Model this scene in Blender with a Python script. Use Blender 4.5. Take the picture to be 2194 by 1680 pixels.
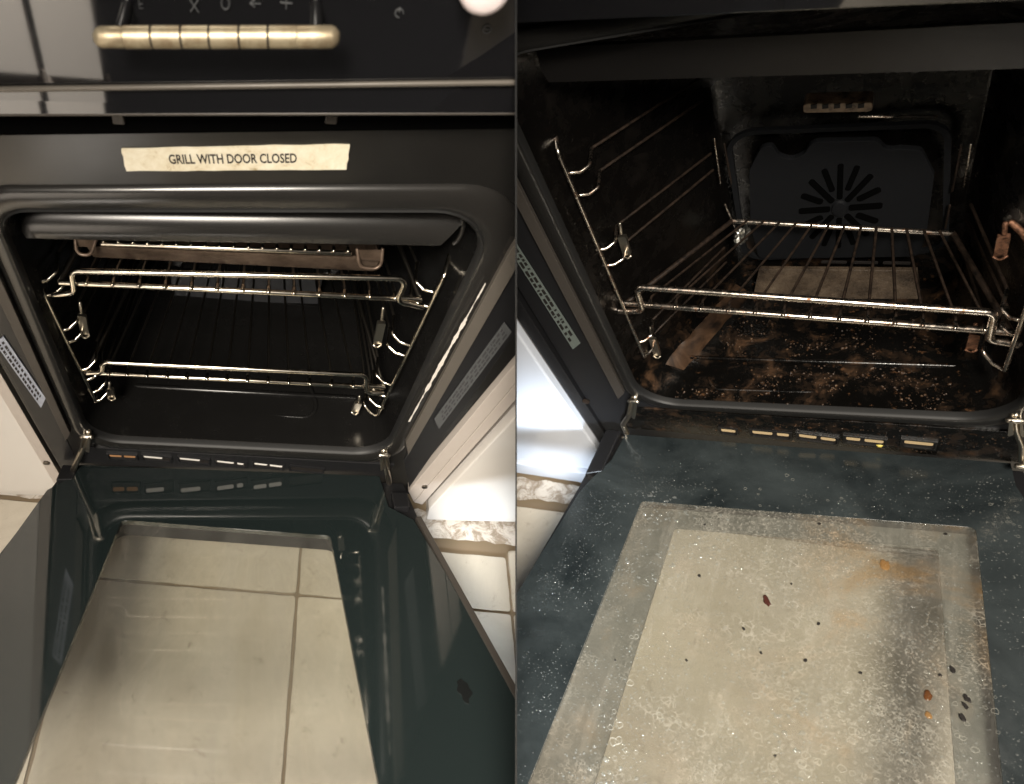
import bpy, bmesh, math, random
import numpy as np
from mathutils import Vector, Matrix, noise
from bpy_extras import object_utils

random.seed(7)
rng = np.random.default_rng(11)
for ob in list(bpy.data.objects):
    bpy.data.objects.remove(ob)
scene = bpy.context.scene
COL = scene.collection

# ------------------------------------------------------------------ camera
CAM_POS = Vector((0.03533169, -0.46903485, 0.85112408))
CAM_RIGHT = Vector((0.9968990651824393, -0.002946437167948762, 0.07863569384442441))
CAM_UP = Vector((-0.04041118928468809, 0.8382927570162009, 0.5437206905340036))
CAM_FWD = Vector((0.06752177144429661, 0.5452124100221785, -0.835574196788551))
cam_data = bpy.data.cameras.new('camera')
cam = bpy.data.objects.new('camera', cam_data)
COL.objects.link(cam)
m = Matrix.Identity(4)
for i, v in enumerate((CAM_RIGHT, CAM_UP, -CAM_FWD)):
    for j in range(3):
        m[j][i] = v[j]
m.translation = CAM_POS
cam.matrix_world = m
cam_data.sensor_fit = 'HORIZONTAL'
cam_data.sensor_width = 36.0
cam_data.lens = 36.0 * 1500.0 / 2193.0
cam_data.shift_x = (1096.5 - 680.0) / 2193.0
cam_data.shift_y = (850.0 - 840.0) / 2193.0
cam_data.clip_start = 0.02
cam_data.clip_end = 50.0
cam_data.dof.use_dof = True
cam_data.dof.focus_distance = 0.86
cam_data.dof.aperture_fstop = 7.0
scene.camera = cam

# ------------------------------------------------------------------ room light
world = bpy.data.worlds.new('World')
scene.world = world
world.use_nodes = True
bg = world.node_tree.nodes['Background']
bg.inputs[0].default_value = (1.0, 0.93, 0.85, 1)
bg.inputs[1].default_value = 0.038

# frame of the dirty oven (it was photographed from another angle)
T_R = Matrix(((0.7406926905558656, 0.35869619983798445, -0.5680769088590922, 0.7597935078577337),
              (-0.40635923312685535, 0.9125365306229628, 0.04636004671222965, 0.038486289719193156),
              (0.5350201041172816, 0.19650474930747813, 0.8216686507893181, 0.09185674061014215),
              (0, 0, 0, 1)))


def area_lamp(name, pos, target, size, power, color, size_y=None, spread=None):
    d = bpy.data.lights.new(name, 'AREA')
    d.shape = 'RECTANGLE'
    d.size = size
    d.size_y = size_y or size
    d.energy = power
    d.color = color
    if spread:
        d.spread = math.radians(spread)
    o = bpy.data.objects.new(name, d)
    COL.objects.link(o)
    o.location = pos
    o.rotation_euler = (Vector(target) - Vector(pos)).to_track_quat('-Z', 'Y').to_euler()
    return o


area_lamp('overhead_lamp', (-0.45, -1.45, 1.75), (-0.02, -0.20, 0.0), 0.5, 4.7, (1.0, 0.91, 0.79), spread=47)
area_lamp('overhead_lamp', (-0.75, -0.55, 2.0), (-0.75, -1.3, 0.15), 0.4, 46.0, (1.0, 0.92, 0.82), spread=60)  # added unseen lamp that brightens the opposite cabinets for their mirror image
area_lamp('overhead_lamp', T_R @ Vector((0.46, -0.90, 1.70)), T_R @ Vector((0.0, -0.33, 0.0)), 0.32, 9.5, (1.0, 0.92, 0.80), spread=60)
area_lamp('cabinet_fill', T_R @ Vector((0.26, -1.60, 0.50)), T_R @ Vector((-0.40, 0.0, -0.14)), 0.2, 0.75, (0.80, 0.90, 1.0), spread=13)  # added narrow cool beam to brighten the white cabinet; no window behind it

scene.render.engine = 'CYCLES'
scene.cycles.use_denoising = True
scene.cycles.use_adaptive_sampling = True
scene.cycles.adaptive_threshold = 0.03
scene.cycles.max_bounces = 6
scene.cycles.transparent_max_bounces = 14
scene.cycles.caustics_refractive = False
scene.cycles.caustics_reflective = False
scene.cycles.sample_clamp_indirect = 4.0
vs = scene.view_settings
vs.view_transform = 'Standard'
vs.look = 'None'
vs.exposure = 0.0
vs.gamma = 1.0
vs.use_curve_mapping = False

# ------------------------------------------------------------------ measured points (metres)
# (x, z) on the face of each oven, (x, t) on the opened doors, (x, y) on floors
K = {
  'L_mouth': [(-0.2067, 0.4108), (0.2263, 0.4428), (0.1965, 0.001), (-0.2022, 0.0123)],
  'L_rim': [(-0.2146, 0.4356), (0.2335, 0.4708), (0.2192, -0.0309), (-0.221, -0.011)],
  'L_outer': [(-0.2749, 0.1709), (-0.2655, -0.1049), (0.3128, 0.2148), (0.2513, -0.0922)],
  'L_facetop': [(-0.182, 0.4886), (0.2159, 0.5254)],
  'L_sticker': [(-0.0901, 0.4818), (0.0903, 0.4995), (0.0901, 0.4756), (-0.0893, 0.4604)],
  'L_text': [(-0.0538, 0.471), (0.0489, 0.4802), (-0.0529, 0.4797), (0.0485, 0.4883)],
  'L_rlabel': [(0.2778, 0.2936), (0.2905, 0.2788), (0.2585, 0.0708), (0.247, 0.0949)],
  'L_llabel': [(-0.266, 0.2165), (-0.2532, 0.2298), (-0.2381, 0.1086), (-0.2494, 0.0852)],
  'L_scratch': [(0.2362, 0.3282), (0.2104, 0.1368)],
  'L_slots': [(-0.1845, -0.0297), (-0.1494, -0.0312), (-0.1375, -0.029), (-0.1024, -0.0333), (-0.0879, -0.0308), (-0.0491, -0.0363), (-0.0359, -0.0354), (0.0035, -0.0424), (0.0168, -0.0386), (0.057, -0.0457), (0.0704, -0.0461), (0.1148, -0.0531)],
  'L_slotbot': [(-0.1866, -0.0422), (0.1161, -0.0679)],
  'L_hingeL': [(-0.2008, 0.0361), (-0.2113, 0.0038), (-0.229, -0.0376), (-0.249, -0.0868)],
  'L_hingeR': [(0.194, 0.0139), (0.202, -0.0201), (0.212, -0.0561), (0.2295, -0.1356)],
  'L_ctrl_bot': [(-0.1638, 0.5268), (0.2013, 0.5556)],
  'L_ctrl_seam': [(-0.1571, 0.5494), (0.1931, 0.5813)],
  'L_ctrl_top': [(-0.1397, 0.6091), (0.1762, 0.6336)],
  'L_handle': [(-0.0752, 0.6072), (0.0649, 0.6191)],
  'L_handle_r': [(-0.006, 0.6205), (-0.0067, 0.6055)],
  'L_sym': [(-0.0544, 0.6117), (-0.0214, 0.6134), (-0.0021, 0.6163), (0.0163, 0.6177), (0.0355, 0.6195), (0.1065, 0.6186), (0.1643, 0.6129)],
  'L_symh': [(-0.0211, 0.6182), (-0.0218, 0.6084)],
  'L_knob': [(0.1478, 0.6471), (0.1517, 0.6333), (0.1334, 0.6407), (0.1657, 0.6431)],
  'L_gapbr': [(-0.0914, 0.5159), (-0.0821, 0.5166), (0.0691, 0.5282), (0.0767, 0.5288)],
  'L_railL': [(-0.2073, 0.3146), (-0.1894, 0.0671)],
  'L_railR': [(0.2062, 0.3323), (0.1797, 0.0584)],
  'L_rack1_top': [(-0.1643, 0.161), (0.1513, 0.1573)],
  'L_rack1_bot': [(-0.1881, 0.1347), (0.1772, 0.1293)],
  'L_rack1_drop': [(-0.1849, 0.1425), (-0.1665, 0.1438), (0.1557, 0.1237), (0.1761, 0.1252)],
  'L_rack2_top': [(-0.1681, 0.3162), (0.1688, 0.3301)],
  'L_rack2_bot': [(-0.1837, 0.2959), (0.1893, 0.2973)],
  'L_rack2_drop': [(-0.1917, 0.283), (-0.1695, 0.2876), (0.1633, 0.2995), (0.1921, 0.2919)],
  'L_hooksL': [(-0.2067, 0.2923), (-0.1892, 0.2965), (-0.2047, 0.2709), (-0.1868, 0.2752), (-0.2017, 0.2123), (-0.1841, 0.2178), (-0.199, 0.1911), (-0.1833, 0.1958), (-0.1935, 0.1359), (-0.1772, 0.143), (-0.1906, 0.1162), (-0.1752, 0.1224), (-0.1903, 0.0869), (-0.1745, 0.0934), (-0.1914, 0.0649), (-0.1753, 0.0716)],
  'L_hooksR': [(0.2004, 0.3081), (0.1825, 0.3104), (0.2005, 0.2842), (0.1821, 0.2867), (0.1931, 0.2152), (0.173, 0.2208), (0.1913, 0.1952), (0.1712, 0.1983), (0.1882, 0.131), (0.1665, 0.1367), (0.1867, 0.1041), (0.1648, 0.1079), (0.1847, 0.078), (0.1654, 0.0823), (0.1784, 0.0576), (0.1614, 0.0658)],
  'L_clips': [(-0.1803, 0.2199), (-0.1828, 0.1856), (0.1591, 0.2329), (0.1602, 0.1934), (-0.174, 0.071), (-0.1743, 0.0507), (0.1548, 0.0613), (0.1524, 0.0396)],
  'L_wiresfront': [(-0.1605, 0.1398), (-0.1385, 0.1384), (-0.115, 0.1382), (-0.091, 0.137), (-0.0669, 0.1348), (-0.0425, 0.1336), (-0.018, 0.1334), (0.0067, 0.1322), (0.032, 0.132), (0.0575, 0.1308), (0.0838, 0.1296), (0.1112, 0.1296), (0.1378, 0.1284)],
  'L_strip': [(-0.2122, 0.3812), (0.2126, 0.405), (0.1907, 0.3758), (-0.1994, 0.3553), (-0.1957, 0.3796), (0.1969, 0.3997)],
  'L_pan': [(-0.1559, 0.3239), (0.1436, 0.3279), (0.1447, 0.3041), (-0.1562, 0.3052)],
  'L_grid': [(-0.1387, 0.3321), (0.1108, 0.3373)],
  'L_panh': [(-0.1639, 0.3373), (-0.1421, 0.3403), (-0.15, 0.3223), (-0.1637, 0.3232), (0.1171, 0.3425), (0.1429, 0.3445), (0.1436, 0.3243), (0.1216, 0.326)],
  'L_floorpress': [(-0.1272, 0.0326), (0.1105, 0.0278), (-0.0695, 0.07)],
  'L_patch': [(-0.1225, 0.0434), (0.1075, 0.0535), (0.1038, 0.0099), (-0.1195, -0.0013)],
  'L_door_glass': [(-0.2321, 0.0014), (-0.2394, 0.0358), (-0.2609, 0.0628), (-0.2798, 0.1892), (-0.3002, 0.3328), (0.3269, 0.5126), (0.3016, 0.3677), (0.2361, 0.1027), (0.2048, 0.0767), (0.1998, 0.0067)],
  'L_door_body': [(-0.2529, 0.0093), (-0.2847, 0.175), (0.2916, 0.4024), (0.2354, 0.0379)],
  'L_win': [(-0.1499, 0.1194), (0.121, 0.1388), (0.1452, 0.4663), (-0.1727, 0.4673)],
  'L_gcut': [(0.2912, -0.0198), (0.4468, -0.0192), (0.3135, -0.0668), (0.439, -0.0674), (-0.3878, 0.0193), (-0.3292, 0.0172), (-0.3821, -0.0048), (-0.3384, -0.0074)],
  'R_mouth': [(-0.2362, 0.6315), (0.2072, 0.0202), (-0.203, -0.0076)],
  'R_rimline': [(-0.239, 0.5278), (-0.218, -0.0233), (0.2175, -0.0003)],
  'R_outer': [(-0.3301, 0.2364), (-0.2837, -0.1535)],
  'R_label': [(-0.2842, 0.3836), (-0.2807, 0.3658), (-0.2611, 0.1485), (-0.2774, 0.1316), (-0.2996, 0.3352)],
  'R_strip': [(-0.2006, 0.6096), (0.1402, 0.5398), (0.146, 0.4993), (-0.1993, 0.5699)],
  'R_strip2': [(-0.1821, 0.6806), (0.1303, 0.6103)],
  'R_railL': [(-0.2106, 0.4852), (-0.1891, 0.0797)],
  'R_railR': [(0.1896, 0.1991), (0.1907, 0.0819)],
  'R_top': [(-0.1754, 0.2388), (0.1696, 0.1856)],
  'R_bot': [(-0.1955, 0.2009), (0.1871, 0.1475)],
  'R_drop': [(-0.2044, 0.191), (-0.1738, 0.1913), (0.171, 0.1408), (0.1946, 0.1332)],
  'R_wiresfront': [(-0.1649, 0.2039), (-0.1345, 0.1986), (-0.1046, 0.1935), (-0.0747, 0.1876), (-0.0456, 0.1838), (-0.0165, 0.1792), (0.0106, 0.1757), (0.0387, 0.1714), (0.0645, 0.1663), (0.0899, 0.1632), (0.1139, 0.1584), (0.1414, 0.1565), (0.1657, 0.152)],
  'R_back': [(-0.0933, 0.1876), (0.1337, 0.1458)],
  'R_backY': [(-0.0894, 0.1943), (0.1357, 0.1469)],
  'R_hooksL': [(-0.2058, 0.4527), (-0.1881, 0.4496), (-0.2036, 0.4176), (-0.1864, 0.415), (-0.2058, 0.3215), (-0.1862, 0.3215), (-0.2036, 0.2908), (-0.1811, 0.2901), (-0.1936, 0.118), (-0.1756, 0.121), (-0.1911, 0.0869), (-0.1799, 0.0851)],
  'R_hooksR': [(0.1875, 0.1816), (0.175, 0.1833), (0.1917, 0.1525), (0.1791, 0.1522), (0.1899, 0.084), (0.1703, 0.1018)],
  'R_clips': [(-0.1811, 0.3195), (-0.181, 0.2841), (0.1629, 0.2874), (0.1639, 0.2597), (-0.181, 0.0958), (-0.1806, 0.0526), (0.1612, 0.1221), (0.1613, 0.0938)],
  'R_fan': [(0.0241, 0.1698), (0.0228, 0.2483), (0.0254, 0.0854), (-0.018, 0.1768), (0.0637, 0.1665)],
  'R_plate': [(-0.0689, 0.2775), (-0.0501, 0.308), (-0.027, 0.2851), (-0.0037, 0.2966), (0.0657, 0.285), (0.1028, 0.2467), (0.1161, 0.1109), (0.1101, 0.0706), (-0.069, 0.0833), (-0.075, 0.1487)],
  'R_lamp': [(-0.0097, 0.3631), (0.0516, 0.3511), (0.0522, 0.3385), (-0.0099, 0.3501)],
  'R_elem': [(0.0394, 0.3187), (0.1058, 0.3044)],
  'R_backw': [(-0.0891, 0.3324), (0.1381, 0.2776), (0.149, 0.0417), (-0.0926, 0.0567)],
  'R_brails': [(-0.1034, 0.3148), (-0.1033, 0.2382), (-0.0934, 0.3052), (-0.091, 0.2363), (-0.1012, 0.1983), (-0.0934, 0.1526), (0.1307, 0.2621), (0.1301, 0.1909), (0.1384, 0.2607), (0.1396, 0.197), (0.1303, 0.1676), (0.13, 0.1267)],
  'R_patch': [(-0.0697, 0.0576), (0.1101, 0.0432), (0.1165, -0.01), (-0.079, -0.002)],
  'R_patchz': [(-0.0785, 0.2467), (0.1116, 0.2345), (0.1161, 0.1925), (-0.0787, 0.1985)],
  'R_foil': [(-0.0867, 0.1592), (-0.0786, 0.1391)],
  'R_fl': [(-0.1845, 0.0718), (0.179, 0.0703), (-0.1062, 0.0226), (0.137, 0.0292), (-0.1597, 0.0433)],
  'R_hingeL': [(-0.2103, 0.0096), (-0.2241, -0.0369), (-0.2412, -0.0715), (-0.2382, -0.0951)],
  'R_hingeR': [(0.2069, 0.0346), (0.2118, 0.0075), (0.2204, -0.0197), (0.2255, -0.0553)],
  'R_slots': [(-0.1005, -0.0716), (-0.0819, -0.0719), (-0.0593, -0.0683), (-0.0139, -0.068), (-0.0015, -0.0651), (0.0408, -0.0691), (0.0527, -0.0607), (0.0931, -0.0618), (0.1144, -0.0551), (0.1434, -0.0558)],
  'R_slotb': [(-0.1017, -0.0854), (0.1443, -0.0661)],
  'R_yellow': [(0.0898, -0.0791)],
  'R_glass': [(-0.2381, 0.0254), (-0.2447, 0.0833), (-0.2663, 0.1328), (-0.2749, 0.1591), (-0.3067, 0.3594), (-0.3478, 0.6142), (0.2157, 0.5114), (0.2655, 0.1738), (0.2235, 0.0404), (0.2183, -0.0018)],
  'R_gl': [(0.2204, -0.0021), (0.2304, 0.054), (0.2233, 0.2753)],
  'R_body': [(-0.2713, 0.0383), (-0.2803, 0.1357), (-0.309, 0.3527), (0.2323, -0.0043)],
  'R_win': [(-0.1828, 0.1559), (0.187, 0.1152), (0.2083, 0.4222), (-0.2034, 0.5758)],
  'R_win2': [(-0.1374, 0.1608), (0.156, 0.1219), (0.1799, 0.4221), (-0.1445, 0.5613)],
  'R_crumbs': [(-0.0074, 0.2809), (-0.0773, 0.3892), (-0.1544, 0.4163), (0.0155, 0.2487), (0.0477, 0.2963), (0.04, 0.348), (0.0903, 0.3462), (-0.025, 0.3273), (-0.0033, 0.3538), (-0.0852, 0.2649), (-0.0934, 0.1804), (0.0353, 0.1473), (0.025, 0.47), (0.1673, 0.3146), (0.1787, 0.3441), (0.1769, 0.3527), (0.1748, 0.3666), (0.1572, 0.3249), (0.1597, 0.1329)],
  'R_orange': [(0.1056, 0.1933), (0.1483, 0.3519), (0.1487, 0.3741)],
  'R_gcut': [(-0.4938, -0.0546), (-0.3774, -0.0392), (-0.4852, -0.0854), (-0.3748, -0.0697), (-0.4346, -0.2656)],
}

# ------------------------------------------------------------------ materials
MATS = {}


def mat(name, color=(.5, .5, .5), rough=.5, metal=0., spec=.5, coat=0., coat_rough=.05, trans=0., ior=1.45, alpha=1.):
    m = bpy.data.materials.new(name)
    m.use_nodes = True
    b = m.node_tree.nodes['Principled BSDF']
    b.inputs['Base Color'].default_value = (*color, 1)
    b.inputs['Roughness'].default_value = rough
    b.inputs['Metallic'].default_value = metal
    b.inputs['Specular IOR Level'].default_value = spec
    b.inputs['Coat Weight'].default_value = coat
    b.inputs['Coat Roughness'].default_value = coat_rough
    b.inputs['Transmission Weight'].default_value = trans
    b.inputs['IOR'].default_value = ior
    b.inputs['Alpha'].default_value = alpha
    MATS[name] = m
    return m


def nodes(m):
    return m.node_tree.nodes, m.node_tree.links, m.node_tree.nodes['Principled BSDF']


def tex_noise(m, scale, detail=5., rough=.6, dist=0., co=None):
    n, l, b = nodes(m)
    t = n.new('ShaderNodeTexNoise')
    t.inputs['Scale'].default_value = scale
    t.inputs['Detail'].default_value = detail
    t.inputs['Roughness'].default_value = rough
    t.inputs['Distortion'].default_value = dist
    tc = n.new('ShaderNodeTexCoord')
    l.new((co or tc.outputs['Object']), t.inputs['Vector'])
    return t.outputs['Fac']


def ramp(m, fac, stops):
    n, l, b = nodes(m)
    r = n.new('ShaderNodeValToRGB')
    els = r.color_ramp.elements
    while len(els) < len(stops):
        els.new(.5)
    for e, (p, c) in zip(els, stops):
        e.position = p
        e.color = (*c, 1) if not isinstance(c, float) else (c, c, c, 1)
    l.new(fac, r.inputs[0])
    return r.outputs['Color']


def mixc(m, fac, a, b_):
    n, l, b = nodes(m)
    x = n.new('ShaderNodeMix')
    x.data_type = 'RGBA'
    if hasattr(fac, 'links'):
        l.new(fac, x.inputs[0])
    else:
        x.inputs[0].default_value = fac
    for s, v in ((x.inputs[6], a), (x.inputs[7], b_)):
        if hasattr(v, 'links'):
            l.new(v, s)
        else:
            s.default_value = (*v, 1)
    return x.outputs[2]


def bump(m, fac, strength=.3, dist=.002):
    n, l, b = nodes(m)
    p = n.new('ShaderNodeBump')
    p.inputs['Strength'].default_value = strength
    p.inputs['Distance'].default_value = dist
    l.new(fac, p.inputs['Height'])
    l.new(p.outputs['Normal'], b.inputs['Normal'])


def setc(m, sock, out):
    n, l, b = nodes(m)
    l.new(out, b.inputs[sock])


def wet_film(n, l, tc, df, mf, gl):
    """dried suds: warped bubble outlines, brown smears, fine drops; factor and relief for the soiled pane"""
    def noi(scale, det, dist=0., rough=.6, vec=None):
        t = n.new('ShaderNodeTexNoise')
        t.inputs['Scale'].default_value = scale
        t.inputs['Detail'].default_value = det
        t.inputs['Distortion'].default_value = dist
        t.inputs['Roughness'].default_value = rough
        l.new(vec or tc.outputs['Object'], t.inputs['Vector'])
        return t

    def rng_(val, a, b, c=0., d=1.):
        r = n.new('ShaderNodeMapRange')
        r.interpolation_type = 'SMOOTHSTEP'
        for k, v in zip(('From Min', 'From Max', 'To Min', 'To Max'), (a, b, c, d)):
            r.inputs[k].default_value = v
        l.new(val, r.inputs['Value'])
        return r.outputs[0]

    def mth(op, a, b):
        x = n.new('ShaderNodeMath')
        x.operation = op
        for s, v in zip(x.inputs, (a, b)):
            if hasattr(v, 'links'):
                l.new(v, s)
            else:
                s.default_value = v
        return x.outputs[0]
    warp = n.new('ShaderNodeVectorMath')
    warp.operation = 'MULTIPLY_ADD'
    wn = noi(26, 2)
    l.new(wn.outputs['Color'], warp.inputs[0])
    warp.inputs[1].default_value = (.022, .022, .022)
    l.new(tc.outputs['Object'], warp.inputs[2])
    nets = []
    for sc, w, seed in ((140., .11, 3.), (300., .14, 8.)):
        v = n.new('ShaderNodeTexVoronoi')
        v.feature = 'DISTANCE_TO_EDGE'
        v.inputs['Scale'].default_value = sc
        l.new(warp.outputs[0], v.inputs['Vector'])
        line = rng_(v.outputs['Distance'], w * .25, w * 1.1, 1., 0.)
        off = n.new('ShaderNodeVectorMath')
        off.operation = 'ADD'
        off.inputs[1].default_value = (seed, seed * 2, 0)
        l.new(tc.outputs['Object'], off.inputs[0])
        mask = rng_(noi(8.5, 2, .5, .6, off.outputs[0]).outputs['Fac'], .48, .66)
        brk = rng_(noi(sc * .55, 1, .3, .5, off.outputs[0]).outputs['Fac'], .40, .60, .15, 1.)
        nets.append(mth('MULTIPLY', mth('MULTIPLY', line, brk), mask))
    net = mth('MAXIMUM', nets[0], nets[1])
    fine = rng_(noi(330, 1, .6, .65).outputs['Fac'], .52, .70)
    fmask = rng_(noi(6.0, 2, .4).outputs['Fac'], .38, .62)
    fine = mth('MULTIPLY', fine, fmask)
    film = rng_(noi(5., 4, 1.0, .7).outputs['Fac'], .3, .8, .05, .30)
    brown = rng_(noi(7.5, 4, .9, .65).outputs['Fac'], .43, .66)
    sx = n.new('ShaderNodeSeparateXYZ')
    l.new(tc.outputs['Object'], sx.inputs[0])
    side = rng_(sx.outputs[0], -.04, .13, .35, 1.15)
    brown = mth('MULTIPLY', brown, side)
    st = n.new('ShaderNodeMapping')
    st.inputs['Scale'].default_value = (60., 7., 7.)
    st.inputs['Rotation'].default_value = (0, 0, -.12)
    l.new(tc.outputs['Object'], st.inputs[0])
    streak = rng_(noi(1., 3, .6, .6, st.outputs[0]).outputs['Fac'], .50, .75, 0., .22)
    film = mth('ADD', film, streak)
    tot = mth('ADD', mth('ADD', film, mth('MULTIPLY', net, .52)), mth('MULTIPLY', fine, .45))
    tot = mth('ADD', tot, mth('MULTIPLY', brown, .34))
    tot = mth('MULTIPLY', tot, .62)
    l.new(tot, mf.inputs[0])
    rp = n.new('ShaderNodeValToRGB')
    l.new(brown, rp.inputs[0])
    rp.color_ramp.elements[0].color = (.40, .38, .33, 1)
    rp.color_ramp.elements[1].color = (.27, .18, .095, 1)
    l.new(rp.outputs[0], df.inputs[0])


def make_materials():
    # clean vitreous enamel
    m = mat('enamel_black', (.006, .0058, .0056), .22, spec=.45)
    f = tex_noise(m, 26, 6, .65)
    setc(m, 'Roughness', ramp(m, f, [(.3, .14), (.75, .34)]))
    # soiled enamel
    m = mat('enamel_soiled', (.008, .007, .006), .3, spec=.5)
    f = tex_noise(m, 30, 9, .70, .4)
    g = tex_noise(m, 300, 3, .6)
    h = tex_noise(m, 90, 4, .7)
    c = ramp(m, f, [(.50, (.0022, .002, .0018)), (.58, (.012, .007, .004)), (.66, (.042, .022, .011)), (.76, (.085, .048, .026))])
    full = mixc(m, ramp(m, h, [(.62, 0.), (.72, .8)]), c, (.085, .042, .02))
    n_, l_, b_ = nodes(m)
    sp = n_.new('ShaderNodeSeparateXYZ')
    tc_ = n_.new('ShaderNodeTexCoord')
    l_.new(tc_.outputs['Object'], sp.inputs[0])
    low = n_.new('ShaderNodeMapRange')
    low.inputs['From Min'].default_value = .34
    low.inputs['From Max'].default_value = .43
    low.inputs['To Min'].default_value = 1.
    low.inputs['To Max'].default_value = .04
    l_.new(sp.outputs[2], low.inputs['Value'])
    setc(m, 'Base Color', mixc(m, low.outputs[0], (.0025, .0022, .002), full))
    setc(m, 'Roughness', ramp(m, f, [(.42, .16), (.62, .40)]))
    bump(m, g, .3, .0012)
    m = mat('grease_film', (.09, .05, .028), .30, spec=.6)
    f = tex_noise(m, 22, 6, .7, .8)
    setc(m, 'Base Color', ramp(m, f, [(.38, (.006, .004, .003)), (.58, (.045, .025, .014)), (.8, (.10, .06, .034))]))
    m = mat('dark_reflection', (.01, .011, .011), .4, alpha=.6)  # dark tone of a reflection in the door glass
    m = mat('grease_crust', (.05, .026, .012), .3, spec=.6)
    f = tex_noise(m, 60, 6, .7)
    setc(m, 'Base Color', ramp(m, f, [(.35, (.008, .005, .003)), (.55, (.05, .026, .013)), (.75, (.20, .12, .065))]))
    bump(m, tex_noise(m, 420, 3, .6), .8, .002)
    # painted face of the oven
    m = mat('fascia_paint', (.0085, .008, .0074), .24, metal=.0, spec=.6, coat=.35, coat_rough=.22)
    f = tex_noise(m, 8, 5, .6)
    setc(m, 'Roughness', ramp(m, f, [(.3, .26), (.7, .42)]))
    m = mat('fascia_dark', (.010, .010, .011), .35, spec=.5)
    m = mat('trim_satin', (.105, .093, .079), .36, metal=.15)
    f = tex_noise(m, 30, 4, .6)
    setc(m, 'Roughness', ramp(m, f, [(.3, .30), (.7, .44)]))
    m = mat('trim_dim', (.055, .048, .042), .40, metal=.2)
    m = mat('rim_enamel', (.015, .014, .013), .24, spec=.6, coat=.3, coat_rough=.2)
    m = mat('rim_soiled', (.010, .0095, .009), .34, spec=.5)
    m = mat('deflector_soiled', (.0065, .006, .0058), .30, spec=.3)
    m = mat('shade_black', (.002, .002, .002), 1., spec=.0)  # flat black in place of the shade inside gaps and slots
    m = mat('rubber', (.009, .009, .009), .55)
    m = mat('paint_chip', (.62, .58, .53), .45)
    bump(m, tex_noise(m, 300, 3), .4, .001)
    # wire
    m = mat('chrome_wire', (.78, .72, .62), .16, metal=1.)
    f = tex_noise(m, 120, 4, .7)
    setc(m, 'Base Color', ramp(m, f, [(.25, (.45, .36, .26)), (.5, (.80, .74, .64))]))
    m = mat('wire_dull', (.20, .18, .155), .30, metal=1.)
    m = mat('chrome_soiled', (.55, .5, .44), .22, metal=1.)
    f = tex_noise(m, 140, 5, .75)
    setc(m, 'Base Color', ramp(m, f, [(.36, (.16, .08, .045)), (.52, (.62, .56, .49))]))
    setc(m, 'Roughness', ramp(m, f, [(.35, .5), (.55, .18)]))
    m = mat('wire_soiled', (.10, .07, .05), .5, metal=.0, spec=.25)
    f = tex_noise(m, 160, 5, .75)
    setc(m, 'Base Color', ramp(m, f, [(.35, (.004, .003, .0025)), (.6, (.026, .017, .012))]))
    m = mat('copper_grime', (.34, .15, .08), .34, metal=.7)
    f = tex_noise(m, 220, 5, .75)
    setc(m, 'Base Color', ramp(m, f, [(.35, (.04, .02, .013)), (.6, (.30, .15, .09))]))
    bump(m, f, .8, .002)
    m = mat('clip_steel', (.58, .53, .45), .28, metal=1.)
    m = mat('pan_steel', (.12, .09, .07), .38, metal=.5)
    f = tex_noise(m, 40, 6, .7)
    setc(m, 'Base Color', ramp(m, f, [(.3, (.045, .030, .021)), (.65, (.16, .115, .085))]))
    m = mat('handle_metal', (.60, .52, .36), .45, metal=.7)
    f = tex_noise(m, 70, 5, .7)
    setc(m, 'Base Color', ramp(m, f, [(.3, (.28, .21, .13)), (.6, (.50, .43, .30))]))
    # glass
    m = mat('panel_glass', (.006, .006, .007), .07, spec=.5, ior=2.1)
    setc(m, 'Roughness', ramp(m, tex_noise(m, 20, 5, .6), [(.3, .025), (.7, .055)]))
    m = mat('mark_print', (.085, .088, .092), .5)
    m = mat('glass_border', (.013, .0185, .0185), .05, ior=1.9)
    setc(m, 'Roughness', ramp(m, tex_noise(m, 14, 5, .65), [(.35, .03), (.75, .12)]))
    m = mat('glass_border_wet', (.050, .068, .074), .16, spec=.6)
    f = tex_noise(m, 7, 6, .65, .5)
    setc(m, 'Base Color', ramp(m, f, [(.35, (.011, .0145, .016)), (.68, (.036, .044, .046))]))
    setc(m, 'Roughness', ramp(m, tex_noise(m, 45, 5, .7), [(.3, .08), (.7, .35)]))
    for nm, tint, film, fcol in (('glass_clear', (.95, .95, .935), .07, (.33, .32, .29)), ('glass_dirty', (.93, .925, .90), .16, (.40, .38, .33)), ('water', (.93, .95, .94), .11, (.60, .61, .59))):
        m = bpy.data.materials.new(nm)
        m.use_nodes = True
        MATS[nm] = m
        n, l = m.node_tree.nodes, m.node_tree.links
        n.clear()
        out = n.new('ShaderNodeOutputMaterial')
        tr = n.new('ShaderNodeBsdfTransparent')
        tr.inputs[0].default_value = (*tint, 1)
        gl = n.new('ShaderNodeBsdfGlossy')
        gl.inputs['Roughness'].default_value = .10 if nm == 'glass_dirty' else .03
        fr = n.new('ShaderNodeFresnel')
        fr.inputs[0].default_value = 1.5 if nm != 'water' else 2.0
        mx = n.new('ShaderNodeMixShader')
        ge = n.new('ShaderNodeNewGeometry')
        sb = n.new('ShaderNodeMath')
        sb.operation = 'SUBTRACT'
        sb.use_clamp = True
        l.new(fr.outputs[0], sb.inputs[0])
        l.new(ge.outputs['Backfacing'], sb.inputs[1])
        l.new(sb.outputs[0], mx.inputs[0])
        df = n.new('ShaderNodeBsdfDiffuse')
        df.inputs[0].default_value = (*fcol, 1)
        mf = n.new('ShaderNodeMixShader')
        mf.inputs[0].default_value = film
        tc = n.new('ShaderNodeTexCoord')
        nz = n.new('ShaderNodeTexNoise')
        nz.inputs['Scale'].default_value = 9
        nz.inputs['Detail'].default_value = 3
        nz.inputs['Distortion'].default_value = .6
        mp = n.new('ShaderNodeMapping')
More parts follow.
